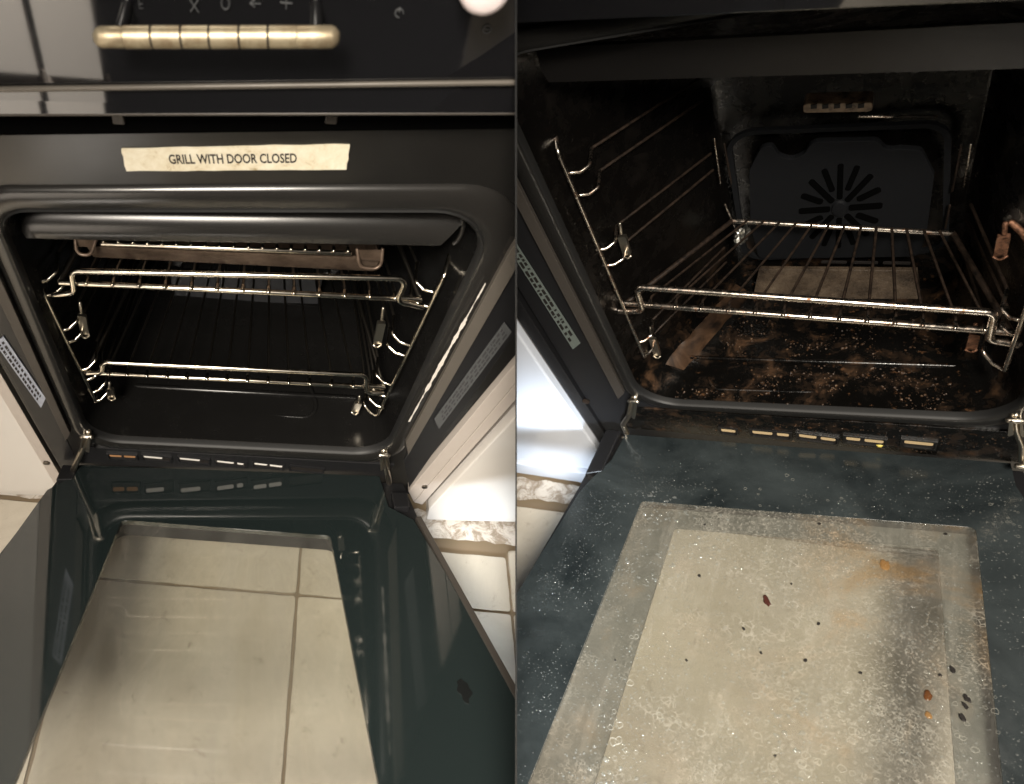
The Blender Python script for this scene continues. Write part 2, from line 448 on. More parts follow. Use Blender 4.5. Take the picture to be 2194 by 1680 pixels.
        mp.inputs['Scale'].default_value = (2.2, .5, .5)
        mp.inputs['Rotation'].default_value = (0, 0, .25)
        l.new(tc.outputs['Object'], mp.inputs[0])
        l.new(mp.outputs[0], nz.inputs['Vector'])
        mr = n.new('ShaderNodeMapRange')
        mr.inputs['From Min'].default_value = .35
        mr.inputs['From Max'].default_value = .75
        mr.inputs['To Min'].default_value = film * .35
        mr.inputs['To Max'].default_value = film * 1.5
        l.new(nz.outputs['Fac'], mr.inputs['Value'])
        if nm == 'glass_clear':
            l.new(mr.outputs[0], mf.inputs[0])
        l.new(tr.outputs[0], mf.inputs[1])
        l.new(df.outputs[0], mf.inputs[2])
        if nm == 'glass_dirty':
            wet_film(n, l, tc, df, mf, gl)
        l.new(mf.outputs[0], mx.inputs[1])
        l.new(gl.outputs[0], mx.inputs[2])
        l.new(mx.outputs[0], out.inputs[0])
    m = mat('outer_border', (.20, .21, .19), .35, spec=.5)
    setc(m, 'Base Color', ramp(m, tex_noise(m, 10, 6, .7, .5), [(.35, (.075, .080, .074)), (.6, (.13, .132, .12)), (.78, (.17, .13, .085))]))
    m = mat('foam_film', (.62, .60, .52), .2, spec=.6, alpha=.20)
    # paper
    m = mat('sticker_paper', (.66, .60, .46), .6)
    f = tex_noise(m, 70, 7, .75, .3)
    setc(m, 'Base Color', ramp(m, f, [(.30, (.38, .27, .13)), (.42, (.66, .59, .44)), (.75, (.80, .76, .64))]))
    m = mat('sticker_edge', (.50, .36, .16), .7)
    m = mat('print_black', (.035, .03, .028), .9, spec=.1)
    m = mat('label_silver', (.30, .33, .40), .4)
    setc(m, 'Base Color', ramp(m, tex_noise(m, 60, 4), [(.3, (.24, .26, .32)), (.7, (.38, .41, .48))]))
    m = mat('label_grey', (.075, .078, .08), .45)
    m = mat('label_print', (.040, .040, .042), .5)
    m = mat('label_green', (.11, .13, .12), .5)
    # kitchen
    m = mat('cabinet_white', (.66, .63, .595), .25, spec=.5, coat=.3)
    m = mat('cabinet_cool', (.66, .70, .78), .22, spec=.5, coat=.4)
    m = mat('cabinet_edge', (.46, .41, .37), .4)
    for nm, k in (('tile_stone', 1.), ('tile_stone_pale', 1.08)):
        m = mat(nm, (.5, .45, .38), .42, spec=.45)
        f = tex_noise(m, 5, 8, .65, 1.2)
        g = tex_noise(m, 46, 6, .75, .6)
        c = ramp(m, f, [(.3, (.43 * k, .385 * k, .315 * k)), (.7, (.58 * k, .535 * k, .455 * k))])
        setc(m, 'Base Color', mixc(m, ramp(m, g, [(.58, 0.), (.70, .6)]), c, (.27, .215, .16)))
        bump(m, g, .3, .002)
    m = mat('grout', (.20, .15, .095), .85)
    m = mat('broken_mortar', (.52, .48, .43), .85)
    f = tex_noise(m, 34, 7, .75, 1.)
    setc(m, 'Base Color', ramp(m, f, [(.42, (.30, .245, .19)), (.54, (.60, .56, .51))]))
    bump(m, f, 1., .004)
    m = mat('slot_white', (.80, .77, .72), .6)
    m = mat('slot_tan', (.62, .47, .27), .6)
    m = mat('slot_rust', (.42, .22, .10), .7)
    m = mat('panel_dark', (.012, .012, .012), .8)
    m = mat('foil', (.55, .54, .5), .3, metal=1.)
    m = mat('lamp_cover', (.28, .19, .12), .35)
    setc(m, 'Base Color', ramp(m, tex_noise(m, 90, 5), [(.35, (.06, .035, .02)), (.6, (.36, .25, .16))]))
    m = mat('back_plate', (.0065, .007, .0082), .7, spec=.15)
    bump(m, tex_noise(m, 500, 3), .3, .001)
    m = mat('char', (.010, .008, .007), .6)
    m = mat('char_red', (.045, .012, .008), .5)
    m = mat('syrup', (.26, .14, .05), .15, spec=.6, alpha=.6)
    m = mat('syrup_dark', (.10, .04, .015), .12, spec=.7, alpha=.85)
    m = mat('straw', (.55, .45, .10), .5)
    m = mat('knob_pale', (.80, .70, .70), .35)
    m = mat('reflection_grey', (.030, .031, .034), .3, spec=.6)  # lighter than the enamel to imitate a reflection
    m = mat('reflection_soiled', (.16, .115, .075), .36, spec=.6)  # reflection painted as a lighter brown, with grime speckle
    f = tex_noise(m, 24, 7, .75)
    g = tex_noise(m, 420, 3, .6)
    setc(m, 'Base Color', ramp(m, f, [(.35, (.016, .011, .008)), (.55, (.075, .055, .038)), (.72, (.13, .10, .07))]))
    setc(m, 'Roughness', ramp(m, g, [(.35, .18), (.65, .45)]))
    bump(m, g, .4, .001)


make_materials()

# ------------------------------------------------------------------ geometry helpers
CUT_N = (CAM_RIGHT * 1.0 - CAM_FWD * ((1105.3 - 680.0) / 1500.0)).normalized()


class Frame:
    """a place with its own axes; things end at the partition added between the two places"""

    def __init__(self, matrix, side):
        self.m = matrix
        self.side = side
        inv = matrix.inverted()
        self.co = inv @ (CAM_POS + CUT_N * (.0008 * side))
        self.no = (inv.to_3x3() @ CUT_N) * (-side)      # outer side to clear


FL = Frame(Matrix.Identity(4), -1)
FR = Frame(T_R, 1)


def root(frame, name, label, cat, base=(0, 0, 0), group=None):
    o = bpy.data.objects.new(name, None)
    COL.objects.link(o)
    o.matrix_world = frame.m @ Matrix.Translation(base)
    o['label'] = label
    o['category'] = cat
    if group:
        o['group'] = group
    o['_b'] = list(base)
    BASE[o.name] = Vector(base)
    o.empty_display_size = .02
    del o['_b']
    return o


BASE = {}


def mk(frame, name, geo, material, parent=None, smooth=None, bevel=0., cut=True, uv=None, recalc=True):
    verts, faces = geo
    bm = bmesh.new()
    vs_ = [bm.verts.new(v) for v in verts]
    for f in faces:
        try:
            bm.faces.new([vs_[i] for i in f])
        except ValueError:
            pass
    if recalc:
        bmesh.ops.recalc_face_normals(bm, faces=bm.faces[:])
    if bevel:
        es = [e for e in bm.edges if len(e.link_faces) == 2 and e.calc_face_angle(0) > .6]
        bmesh.ops.bevel(bm, geom=es, offset=bevel, segments=2, affect='EDGES', profile=.6, clamp_overlap=True)
    if cut:
        bmesh.ops.bisect_plane(bm, geom=bm.verts[:] + bm.edges[:] + bm.faces[:], dist=1e-6,
                               plane_co=frame.co, plane_no=frame.no, clear_outer=True)
    if len(bm.faces) == 0:
        bm.free()
        return None
    base = Vector((0, 0, 0))
    if parent is not None:
        p = parent
        while p.parent is not None:
            p = p.parent
        base = BASE.get(p.name, Vector((0, 0, 0)))
    else:
        base = sum((v.co for v in bm.verts), Vector()) / len(bm.verts)
    for v in bm.verts:
        v.co -= base
    me = bpy.data.meshes.new(name)
    bm.to_mesh(me)
    bm.free()
    me.materials.append(MATS[material])
    if smooth is not None:
        me.shade_smooth()
        me.set_sharp_from_angle(angle=math.radians(smooth))
    o = bpy.data.objects.new(name, me)
    COL.objects.link(o)
    if parent is not None:
        o.parent = parent
    else:
        o.matrix_world = frame.m @ Matrix.Translation(base)
        BASE[o.name] = base
    return o


def tag(o, label, cat, group=None, kind=None):
    if o is None:
        return None
    if label:
        o['label'] = label
    if cat:
        o['category'] = cat
    if group:
        o['group'] = group
    if kind:
        o['kind'] = kind
    return o


def join(*gs):
    V, F = [], []
    for v, f in gs:
        k = len(V)
        V += list(v)
        F += [[i + k for i in q] for q in f]
    return V, F


def box(x0, x1, y0, y1, z0, z1):
    v = [(x, y, z) for z in (z0, z1) for y in (y0, y1) for x in (x0, x1)]
    return v, [[0, 2, 3, 1], [4, 5, 7, 6], [0, 1, 5, 4], [2, 6, 7, 3], [0, 4, 6, 2], [1, 3, 7, 5]]


def loft(loops, cap0=True, cap1=True):
    n = len(loops[0])
    V = [tuple(p) for lp in loops for p in lp]
    F = []
    for k in range(len(loops) - 1):
        a, b = k * n, (k + 1) * n
        for i in range(n):
            j = (i + 1) % n
            F.append([a + i, a + j, b + j, b + i])
    if cap0:
        F.append(list(range(n))[::-1])
    if cap1:
        F.append([(len(loops) - 1) * n + i for i in range(n)])
    return V, F


def slab(poly, fn, h0, h1):
    """polygon in a plane, extruded from h0 to h1; fn(u, v, h) gives the point"""
    return loft([[fn(u, v, h0) for u, v in poly], [fn(u, v, h1) for u, v in poly]])


def face_at(y):
    return lambda u, v, h: (u, y + h, v)


def roundpoly(pts, r, n=6):
    out = []
    N_ = len(pts)
    rr = r if isinstance(r, (list, tuple)) else [r] * N_
    for i in range(N_):
        p = Vector(pts[i])
        a = (Vector(pts[i - 1]) - p)
        b = (Vector(pts[(i + 1) % N_]) - p)
        if rr[i] <= 0:
            out.append(tuple(p))
            continue
        an, bn = a.normalized(), b.normalized()
        ang = max(.05, an.angle(bn))
        d = min(rr[i] / math.tan(ang / 2), a.length * .48, b.length * .48)
        R = d * math.tan(ang / 2)
        c = p + (an + bn).normalized() * (R / math.sin(ang / 2))
        s, e = p + an * d, p + bn * d
        vs1, ve = s - c, e - c
        tot = vs1.angle(ve)
        for k in range(n + 1):
            t = k / n
            w = (vs1 * math.sin((1 - t) * tot) + ve * math.sin(t * tot)) / max(1e-9, math.sin(tot))
            out.append(tuple(c + w))
    return out


def fillet(pts, r, n=5):
    """rounded polyline in 3D"""
    out = [Vector(pts[0])]
    for i in range(1, len(pts) - 1):
        p = Vector(pts[i])
        a, b = Vector(pts[i - 1]) - p, Vector(pts[i + 1]) - p
        an, bn = a.normalized(), b.normalized()
        ang = an.angle(bn)
        if ang > 3.05:
            out.append(p)
            continue
        d = min(r / math.tan(ang / 2), a.length * .48, b.length * .48)
        R = d * math.tan(ang / 2)
        c = p + (an + bn).normalized() * (R / math.sin(ang / 2))
        s, e = p + an * d - c, p + bn * d - c
        tot = s.angle(e)
        for k in range(n + 1):
            t = k / n
            out.append(c + (s * math.sin((1 - t) * tot) + e * math.sin(t * tot)) / math.sin(tot))
    out.append(Vector(pts[-1]))
    return out


def tube(pts, r, seg=10, rounded=True):
    pts = [Vector(p) for p in pts]
    q = [pts[0]]
    for p in pts[1:]:
        if (p - q[-1]).length > 1e-5:
            q.append(p)
    pts = q
    t0 = (pts[1] - pts[0]).normalized()
    up = Vector((0, 0, 1)) if abs(t0.z) < .9 else Vector((1, 0, 0))
    nrm = t0.cross(up).normalized()
    loops = []

    def ring(c, t, rad):
        b = t.cross(nrm).normalized()
        return [tuple(c + (nrm * math.cos(2 * math.pi * k / seg) + b * math.sin(2 * math.pi * k / seg)) * rad) for k in range(seg)]
    last = t0
    for i, p in enumerate(pts):
        if i == 0:
            t = t0
        elif i == len(pts) - 1:
            t = (pts[-1] - pts[-2]).normalized()
        else:
            t = ((pts[i] - pts[i - 1]).normalized() + (pts[i + 1] - pts[i]).normalized()).normalized()
        q = last.rotation_difference(t)
        nrm = (q @ nrm)
        nrm = (nrm - t * nrm.dot(t)).normalized()
        last = t
        if i == 0 and rounded:
            loops.append(ring(p - t * r * .75, t, r * .45))
            loops.append(ring(p - t * r * .4, t, r * .85))
        loops.append(ring(p, t, r))
        if i == len(pts) - 1 and rounded:
            loops.append(ring(p + t * r * .4, t, r * .85))
            loops.append(ring(p + t * r * .75, t, r * .45))
    return loft(loops)


def offset_poly(pts, d):
    """move a closed 2D loop outwards by d (works for either winding)"""
    P = [Vector(p) for p in pts]
    A = sum(P[i].x * P[(i + 1) % len(P)].y - P[(i + 1) % len(P)].x * P[i].y for i in range(len(P)))
    s = 1 if A > 0 else -1
    out = []
    for i in range(len(P)):
        a = P[i] - P[i - 1]
        b = P[(i + 1) % len(P)] - P[i]
        na = Vector((a.y, -a.x)).normalized() if a.length > 1e-9 else Vector((0, 0))
        nb = Vector((b.y, -b.x)).normalized() if b.length > 1e-9 else Vector((0, 0))
        n = (na + nb).normalized() * s
        out.append(tuple(P[i] + n * d))
    return out


def ray_to_quad(inner, quad):
    """for each point of a loop, the point of a surrounding polygon in the same direction; corners are kept"""
    c = sum((Vector(p) for p in inner), Vector((0, 0))) / len(inner)
    out = []
    n = len(quad)
    for p in inner:
        d = Vector(p) - c
        best = None
        for i in range(n):
            a, b = Vector(quad[i]), Vector(quad[(i + 1) % n])
            e = b - a
            den = d.x * e.y - d.y * e.x
            if abs(den) < 1e-12:
                continue
            w = a - c
            t = (w.x * e.y - w.y * e.x) / den
            u = (w.x * d.y - w.y * d.x) / den
            if t > 0 and -1e-6 <= u <= 1 + 1e-6:
                best = t if best is None else min(best, t)
        out.append(c + d * (best or 1))
    for q in quad:
        q = Vector(q)
        aq = q - c
        k = max(range(len(out)), key=lambda i: (Vector(inner[i]) - c).normalized().dot(aq.normalized()))
        out[k] = q
    return [tuple(p) for p in out]


def lerp(a, b, t):
    return a + (b - a) * t


def lerp2(p, q, t):
    return tuple(lerp(a, b, t) for a, b in zip(p, q))


def quad_uv(q, u, v):
    """q: TL, TR, BR, BL"""
    return lerp2(lerp2(q[0], q[1], u), lerp2(q[3], q[2], u), v)


def text_mesh(body, scale=1.0):
    cu = bpy.data.curves.new('lettering', 'FONT')
    cu.body = body
    cu.size = 1.0
    cu.align_x = 'CENTER'
    cu.align_y = 'CENTER'
    cu.resolution_u = 3
    cu.offset = .022
    ob = bpy.data.objects.new('lettering', cu)
    COL.objects.link(ob)
    dg = bpy.context.evaluated_depsgraph_get()
    me = bpy.data.meshes.new_from_object(ob.evaluated_get(dg))
    V = [tuple(v.co) for v in me.vertices]
    F = [list(p.vertices) for p in me.polygons]
    bpy.data.objects.remove(ob)
    bpy.data.curves.remove(cu)
    bpy.data.meshes.remove(me)
    return V, F


def door_fn(hz, ang):
    ca, sa = math.cos(ang), math.sin(ang)
    return lambda x, t, h: (x, -t * ca - h * sa, hz - t * sa + h * ca)


def dome(c, r, h, nx=7, squash=1., rot=0.):
    """small drop in plane coords"""
    V, F = [], []
    rings = [(1., 0.), (.88, .45), (.55, .85)]
    ca, sa = math.cos(rot), math.sin(rot)
    for rr, hh in rings:
        for k in range(nx):
            a = 2 * math.pi * k / nx
            x, y = rr * r * math.cos(a), rr * r * squash * math.sin(a)
            V.append((c[0] + x * ca - y * sa, c[1] + x * sa + y * ca, hh * h))
    V.append((c[0], c[1], h))
    for j in range(2):
        for k in range(nx):
            F.append([j * nx + k, j * nx + (k + 1) % nx, (j + 1) * nx + (k + 1) % nx, (j + 1) * nx + k])
    for k in range(nx):
        F.append([2 * nx + k, 2 * nx + (k + 1) % nx, 3 * nx])
    return V, F


def ringlet(c, r, w, h, nx=9, jit=.18):
    V, F = [], []
    ph = random.random() * 6
    for k in range(nx):
        a = 2 * math.pi * k / nx + ph
        q = r * (1 + random.uniform(-jit, jit))
        for rr, hh in ((q - w, 0), (q, h), (q + w, 0)):
            V.append((c[0] + rr * math.cos(a), c[1] + rr * math.sin(a), hh))
    for k in range(nx):
        a, b = 3 * k, 3 * ((k + 1) % nx)
        F += [[a, b, b + 1, a + 1], [a + 1, b + 1, b + 2, a + 2]]
    return V, F


def resample(poly, n):
    P = [Vector(p) for p in poly]
    L = [(P[(i + 1) % len(P)] - P[i]).length for i in range(len(P))]
    tot = sum(L)
    out = []
    for i, p in enumerate(P):
        k = max(1, round(n * L[i] / tot))
        for j in range(k):
            out.append(tuple(p.lerp(P[(i + 1) % len(P)], j / k)))
    return out


def ring_slab(inner, outer, fn, h0, h1):
    """flat frame with a hole: inner loop (many points), outer polygon"""
    o = ray_to_quad(inner, outer)
    loops = [[fn(u, v, h1) for u, v in inner], [fn(u, v, h1) for u, v in o], [fn(u, v, h0) for u, v in o], [fn(u, v, h0) for u, v in inner]]
    V, F = loft(loops, False, False)
    n = len(inner)
    for i in range(n):
        j = (i + 1) % n
        F.append([3 * n + i, 3 * n + j, j, i])
    return V, F


def p3(p, y):
    return (p[0], y, p[1])


# ------------------------------------------------------------------ partition added to block light and hide cut edges between the ovens
def build_divider():
    V = []
    for d in (.45, 2.3):
        for v in (-900., 2900.):
            q = CAM_POS + (CAM_FWD + CAM_RIGHT * ((1105.3 - 680.) / 1500.) - CAM_UP * ((v - 850.) / 1500.)) * d
            for s in (-.0002, .0002):
                V.append(tuple(q + CUT_N * s))
    F = [[0, 2, 3, 1], [4, 5, 7, 6], [0, 4, 6, 2], [1, 3, 7, 5], [0, 1, 5, 4], [2, 6, 7, 3]]
    o = mk(FL, 'divider', (V, F), 'panel_dark', cut=False)
    o['kind'] = 'structure'
    o['label'] = 'thin dark partition added edge-on to block light between the clean oven and the dirty oven'


build_divider()


# ------------------------------------------------------------------ floors
def build_floor(frame, z, origin, ang, sp, ir, jr, name, top_cut, ext, mats_, shift=0.):
    ca, sa = math.cos(ang), math.sin(ang)

    def P(u, v, h):
        return (origin[0] + u * ca - v * sa, origin[1] + u * sa + v * ca, z + h)
    x0, x1, y0, y1 = ext
    base = mk(frame, name, box(x0, x1, y0, y1, z - .03, z - .0035), 'grout')
    base['kind'] = 'structure'
    base.name = 'floor'
    for i in range(*ir):
        for j in range(*jr):
            g = .0022
            vo = shift * sp if i >= 0 else 0.
            u0, u1, v0, v1 = i * sp + g, (i + 1) * sp - g, j * sp + g + vo, (j + 1) * sp - g + vo
            if j == 0 and top_cut is not None:
                v1 = top_cut(i)
            t = random.uniform(-.0006, .0006)
            poly = resample(roundpoly([(u0, v0), (u1, v0), (u1, v1), (u0, v1)], .004, 2), 64)
            poly = [(u + .0011 * noise.noise(Vector((u * 70, v * 70, i + .5))), v + .0011 * noise.noise(Vector((u * 70, v * 70, j + 9.5)))) for u, v in poly]
            lo = [[P(u, v, -.012) for u, v in poly], [P(u, v, -.0015 + t) for u, v in poly],
                  [P(u * .998 + (u0 + u1) * .001, v * .998 + (v0 + v1) * .001, t) for u, v in poly]]
            mk(frame, 'tile', loft(lo), mats_[(i + j) % 2], base, smooth=25)
    return base


floor_l = build_floor(FL, -.2, (.0885, -.1425), -.063, .33, (-4, 2), (-2, 1), 'floor', lambda i: .088 + .012 * abs(i), (-1.25, .7, -.86, .35), ('tile_stone', 'tile_stone_pale'))
floor_r = build_floor(FR, -.33, (-.25, -.262), .06, .62, (-2, 1), (-2, 1), 'floor', lambda i: .18, (-1.0, .45, -.95, .3), ('tile_stone', 'tile_stone_pale'), -.5)
floor_l['label'] = 'cream stone tile floor under the clean oven'
floor_r['label'] = 'cream stone tile floor under the dirty oven'


def mortar(frame, parent, a0, a1, b0, b1, z):
    """strip of broken mortar between plinth and tiles, uneven surface and edges"""
    V, F = [], []
    nu, nv = 90, 8
    for i in range(nu + 1):
        for j in range(nv + 1):
            u, v = i / nu, j / nv
            p = Vector(lerp2(lerp2(a0, a1, u), lerp2(b0, b1, u), v))
            e = noise.noise(Vector((p.x * 40, p.y * 40, 1.7)))
            f = noise.noise(Vector((p.x * 150, p.y * 150, 4.1)))
            if j in (0, nv):
                p += Vector((0, .006 * e))
            V.append((p.x, p.y, z + .0005 + .0035 * max(-.3, e) + .0018 * f))
    for i in range(nu):
        for j in range(nv):
            k = i * (nv + 1) + j
            F.append([k, k + 1, k + nv + 2, k + nv + 1])
    mk(frame, 'mortar_strip', (V, F), 'broken_mortar', parent, smooth=60)


mortar(FL, floor_l, (-.75, .04), (.62, -.012), (-.75, .032), (.62, -.068), -.2)
mortar(FR, floor_r, (-.9, -.03), (-.25, -.03), (-.9, -.12), (-.25, -.055), -.33)


# ------------------------------------------------------------------ shared oven pieces
def cavity(frame, parent, mouth, back, yb, material, radii):
    mp = roundpoly(mouth, radii, 8)
    bp = roundpoly(back, .045, 8)
    loops = []
    for t, y in ((0, .004), (.02, .012), (.10, .03), (.35, yb * .38), (.7, yb * .72), (.93, yb * .95), (1, yb)):
        loops.append([p3(lerp2(a, b, t), y) for a, b in zip(mp, bp)])
    shr = [lerp2(p, (sum(q[0] for q in bp) / len(bp), sum(q[1] for q in bp) / len(bp)), .05) for p in bp]
    loops.append([p3(p, yb + .006) for p in shr])
    return mk(frame, 'cavity', loft(loops, False, True), material, parent, smooth=40)


def face_frame(frame, parent, mouth, rim, outer, radii, mat_rim, mat_face):
    mp = roundpoly(mouth, radii, 8)
    rp = roundpoly(rim, [r * 1.25 for r in radii], 8)
    prof = ((0., .004), (.04, -.003), (.12, -.0055), (.30, -.0064), (.60, -.0064), (.84, -.0050), (.95, -.0025), (1., .0005))
    loops = [[p3(lerp2(a, b, t), y) for a, b in zip(mp, rp)] for t, y in prof]
    mk(frame, 'mouth_rim', loft(loops, False, False), mat_rim, parent, smooth=50)
    # soft seal lying on the rim
    sl = [[p3(lerp2(a, b, t), y) for a, b in zip(mp, rp)] for t, y in ((-.02, .003), (.00, -.003), (.035, -.0060), (.085, -.0072), (.12, -.0048))]
    mk(frame, 'door_seal', loft(sl, False, False), 'rubber', parent, smooth=50)
    op = ray_to_quad(rp, outer)
    loops = [[p3(p, .0) for p in rp], [p3(lerp2(p, q, .97), .0) for p, q in zip(rp, op)], [p3(q, .003) for q in op], [p3(q, .06) for q in op]]
    mk(frame, 'fascia', loft(loops, False, False), mat_face, parent, smooth=30)


def rack(frame, root_, top, bot, drop, wf, back, y0, mw, mdull, r=.0031, tip=True):
    bar = fillet([p3(drop[0], y0 - .006), p3(drop[1], y0 - .006), p3(top[0], y0 - .002), p3(top[1], y0 - .002), p3(drop[2], y0 - .006), p3(drop[3], y0 - .006)], .0085, 6)
    mk(frame, 'handle_bar', tube(bar, r, 12), mw, root_, smooth=60)
    mk(frame, 'cross_bar', tube([p3(bot[0], y0), p3(bot[1], y0)], r, 12), mw, root_, smooth=60)
    (bl, br, yb) = back
    mk(frame, 'back_bar', tube([p3(bl, yb), p3(br, yb)], r * .8, 8), mdull[1], root_, smooth=60)
    for s, (a, b) in enumerate(((bot[0], bl), (bot[1], br))):
        mk(frame, 'side_bar', tube([p3(a, y0), p3(b, yb)], r * .8, 8), mdull[0], root_, smooth=60)
    xa, xb = bot[0][0], bot[1][0]
    for (x, z) in wf:
        t = (x - xa) / (xb - xa)
        q = lerp2(bl, br, t)
        zc = lerp(bot[0][1], bot[1][1], t)
        mk(frame, 'wire', tube([(x, y0 - .0035, zc + r + .0014), (x, y0 + .01, zc + r + .001), (q[0], yb, q[1] + r * .7)], .0016, 6), mdull[0], root_, smooth=60)
        if tip:
            mk(frame, 'wire_tip', tube([(x, y0 - .0045, zc + r + .0016), (x, y0 + .004, zc + r + .0012)], .0022, 8), mw, root_, smooth=60)


def runner(frame, parent, rail, hooks, side, yb, xb, mw, mdull, r=.0023):
    a, b = rail
    up = (a[0] + side * .004, a[1] + .006)
    rn = mk(frame, 'shelf_runner', tube(fillet([(up[0] + side * .003, .045, up[1] + .004), p3(a, .02), p3(b, .02), (b[0] + side * .004, .045, b[1] - .004)], .008, 5), r, 10), mw, parent, smooth=60)
    for k in range(0, len(hooks), 2):
        o, i = hooks[k], hooks[k + 1]
        mid = ((o[0] + i[0]) / 2, (o[1] + i[1]) / 2 - .0025)
        pts = fillet([(o[0], .022, o[1]), (mid[0], .026, mid[1]), (i[0], .034, i[1]), (i[0] + side * .004, .06, i[1])], .006, 5)
        mk(frame, 'support_hook', tube(pts, r * .85, 8), mw, rn, smooth=60)
        mk(frame, 'support_rail', tube([(i[0] + side * .004, .06, i[1]), (xb, yb, i[1] * .9 + .01)], r * .8, 6), mdull, rn, smooth=60)
    return rn


def clip(frame, parent, top, bot, side, y, m_):
    w = .0048
    d = Vector((bot[0] - top[0], bot[1] - top[1]))
    n = Vector((d.y, -d.x)).normalized() * w
    q = [(top[0] - n.x, top[1] - n.y), (top[0] + n.x, top[1] + n.y), (bot[0] + n.x, bot[1] + n.y), (bot[0] - n.x, bot[1] - n.y)]
    c = mk(frame, 'retaining_clip', slab(roundpoly(q, .0015, 2), face_at(y), -.0025, .0025), m_, parent, smooth=30)
    if c:
        mk(frame, 'clip_pin', tube([(top[0] - d.x * .15, y, top[1] - d.y * .12), (top[0] - d.x * .2 - side * .001, y + .002, top[1] - d.y * .55)], .0022, 8), m_, c, smooth=60)
        mk(frame, 'clip_lip', tube(fillet([(q[3][0], y - .003, q[3][1]), (bot[0], y - .006, bot[1] - .002), (q[2][0], y - .003, q[2][1])], .003, 3), .0013, 6), m_, c, smooth=60)


def hinge(frame, parent, pts, y, m_):
    P = [(p[0], y - .004 * i, p[1]) for i, p in enumerate(pts)]
    h = mk(frame, 'hinge', tube(fillet(P, .01, 4), .0042, 8), m_, parent, smooth=60)
    if h is None:
        return
    a, b = Vector(P[0]), Vector(P[1])
    for s in (-1, 1):
        mk(frame, 'hinge_plate', join(*[slab(roundpoly([(a.x + s * .003, a.z + .004), (a.x + s * .0055, a.z + .002), (b.x + s * .007, b.z - .006), (b.x + s * .003, b.z)], .001, 2), face_at(y), -.012, .0)]), m_, h, smooth=30)
    mk(frame, 'hinge_pin', tube([(a.x - .006, y - .008, a.z), (a.x + .006, y - .008, a.z)], .0035, 10), m_, h, smooth=60)
    e = Vector(P[-1])
    mk(frame, 'hinge_foot', tube([(e.x - .005, y - .02, e.z), (e.x + .006, y - .02, e.z + .001)], .0035, 10), m_, h, smooth=60)


def door(frame, parent, fn, glass, body, win, win2, t_mat, pane_mat, outer_mat, thick=.036):
    wl = resample(roundpoly(win, .006, 3), 90)
    wl2 = resample(roundpoly(win2, .006, 3), 90)
    wb = offset_poly(wl, .012)
    d = mk(frame, 'door', ring_slab(wb, body, fn, -thick, -.0085), 'fascia_dark', parent, smooth=30)
    g = mk(frame, 'glass_border', ring_slab(wl, glass, fn, -.0065, 0.), t_mat, d, smooth=30)
    pn = mk(frame, 'window_pane', slab(wl, fn, -.0062, -.0008), 'glass_clear', d)
    if pane_mat != 'glass_clear':
        pn.data.materials.append(MATS[pane_mat])
        up = Vector(fn(0, 0, 1)) - Vector(fn(0, 0, 0))
        for p_ in pn.data.polygons:
            if p_.normal.dot(up) > .7:
                p_.material_index = 1
    mk(frame, 'outer_glass_border', ring_slab(wl2, offset_poly(body, -.004), fn, -thick - .006, -thick - .0008), outer_mat, d)
    mk(frame, 'outer_pane', slab(wl2, fn, -thick - .0052, -thick - .002), 'glass_clear', d)
    return d


# ------------------------------------------------------------------ clean oven
OVL = root(FL, 'oven', 'clean built-in oven with a cream warning sticker above its open mouth', 'oven', (0, .15, -.19))


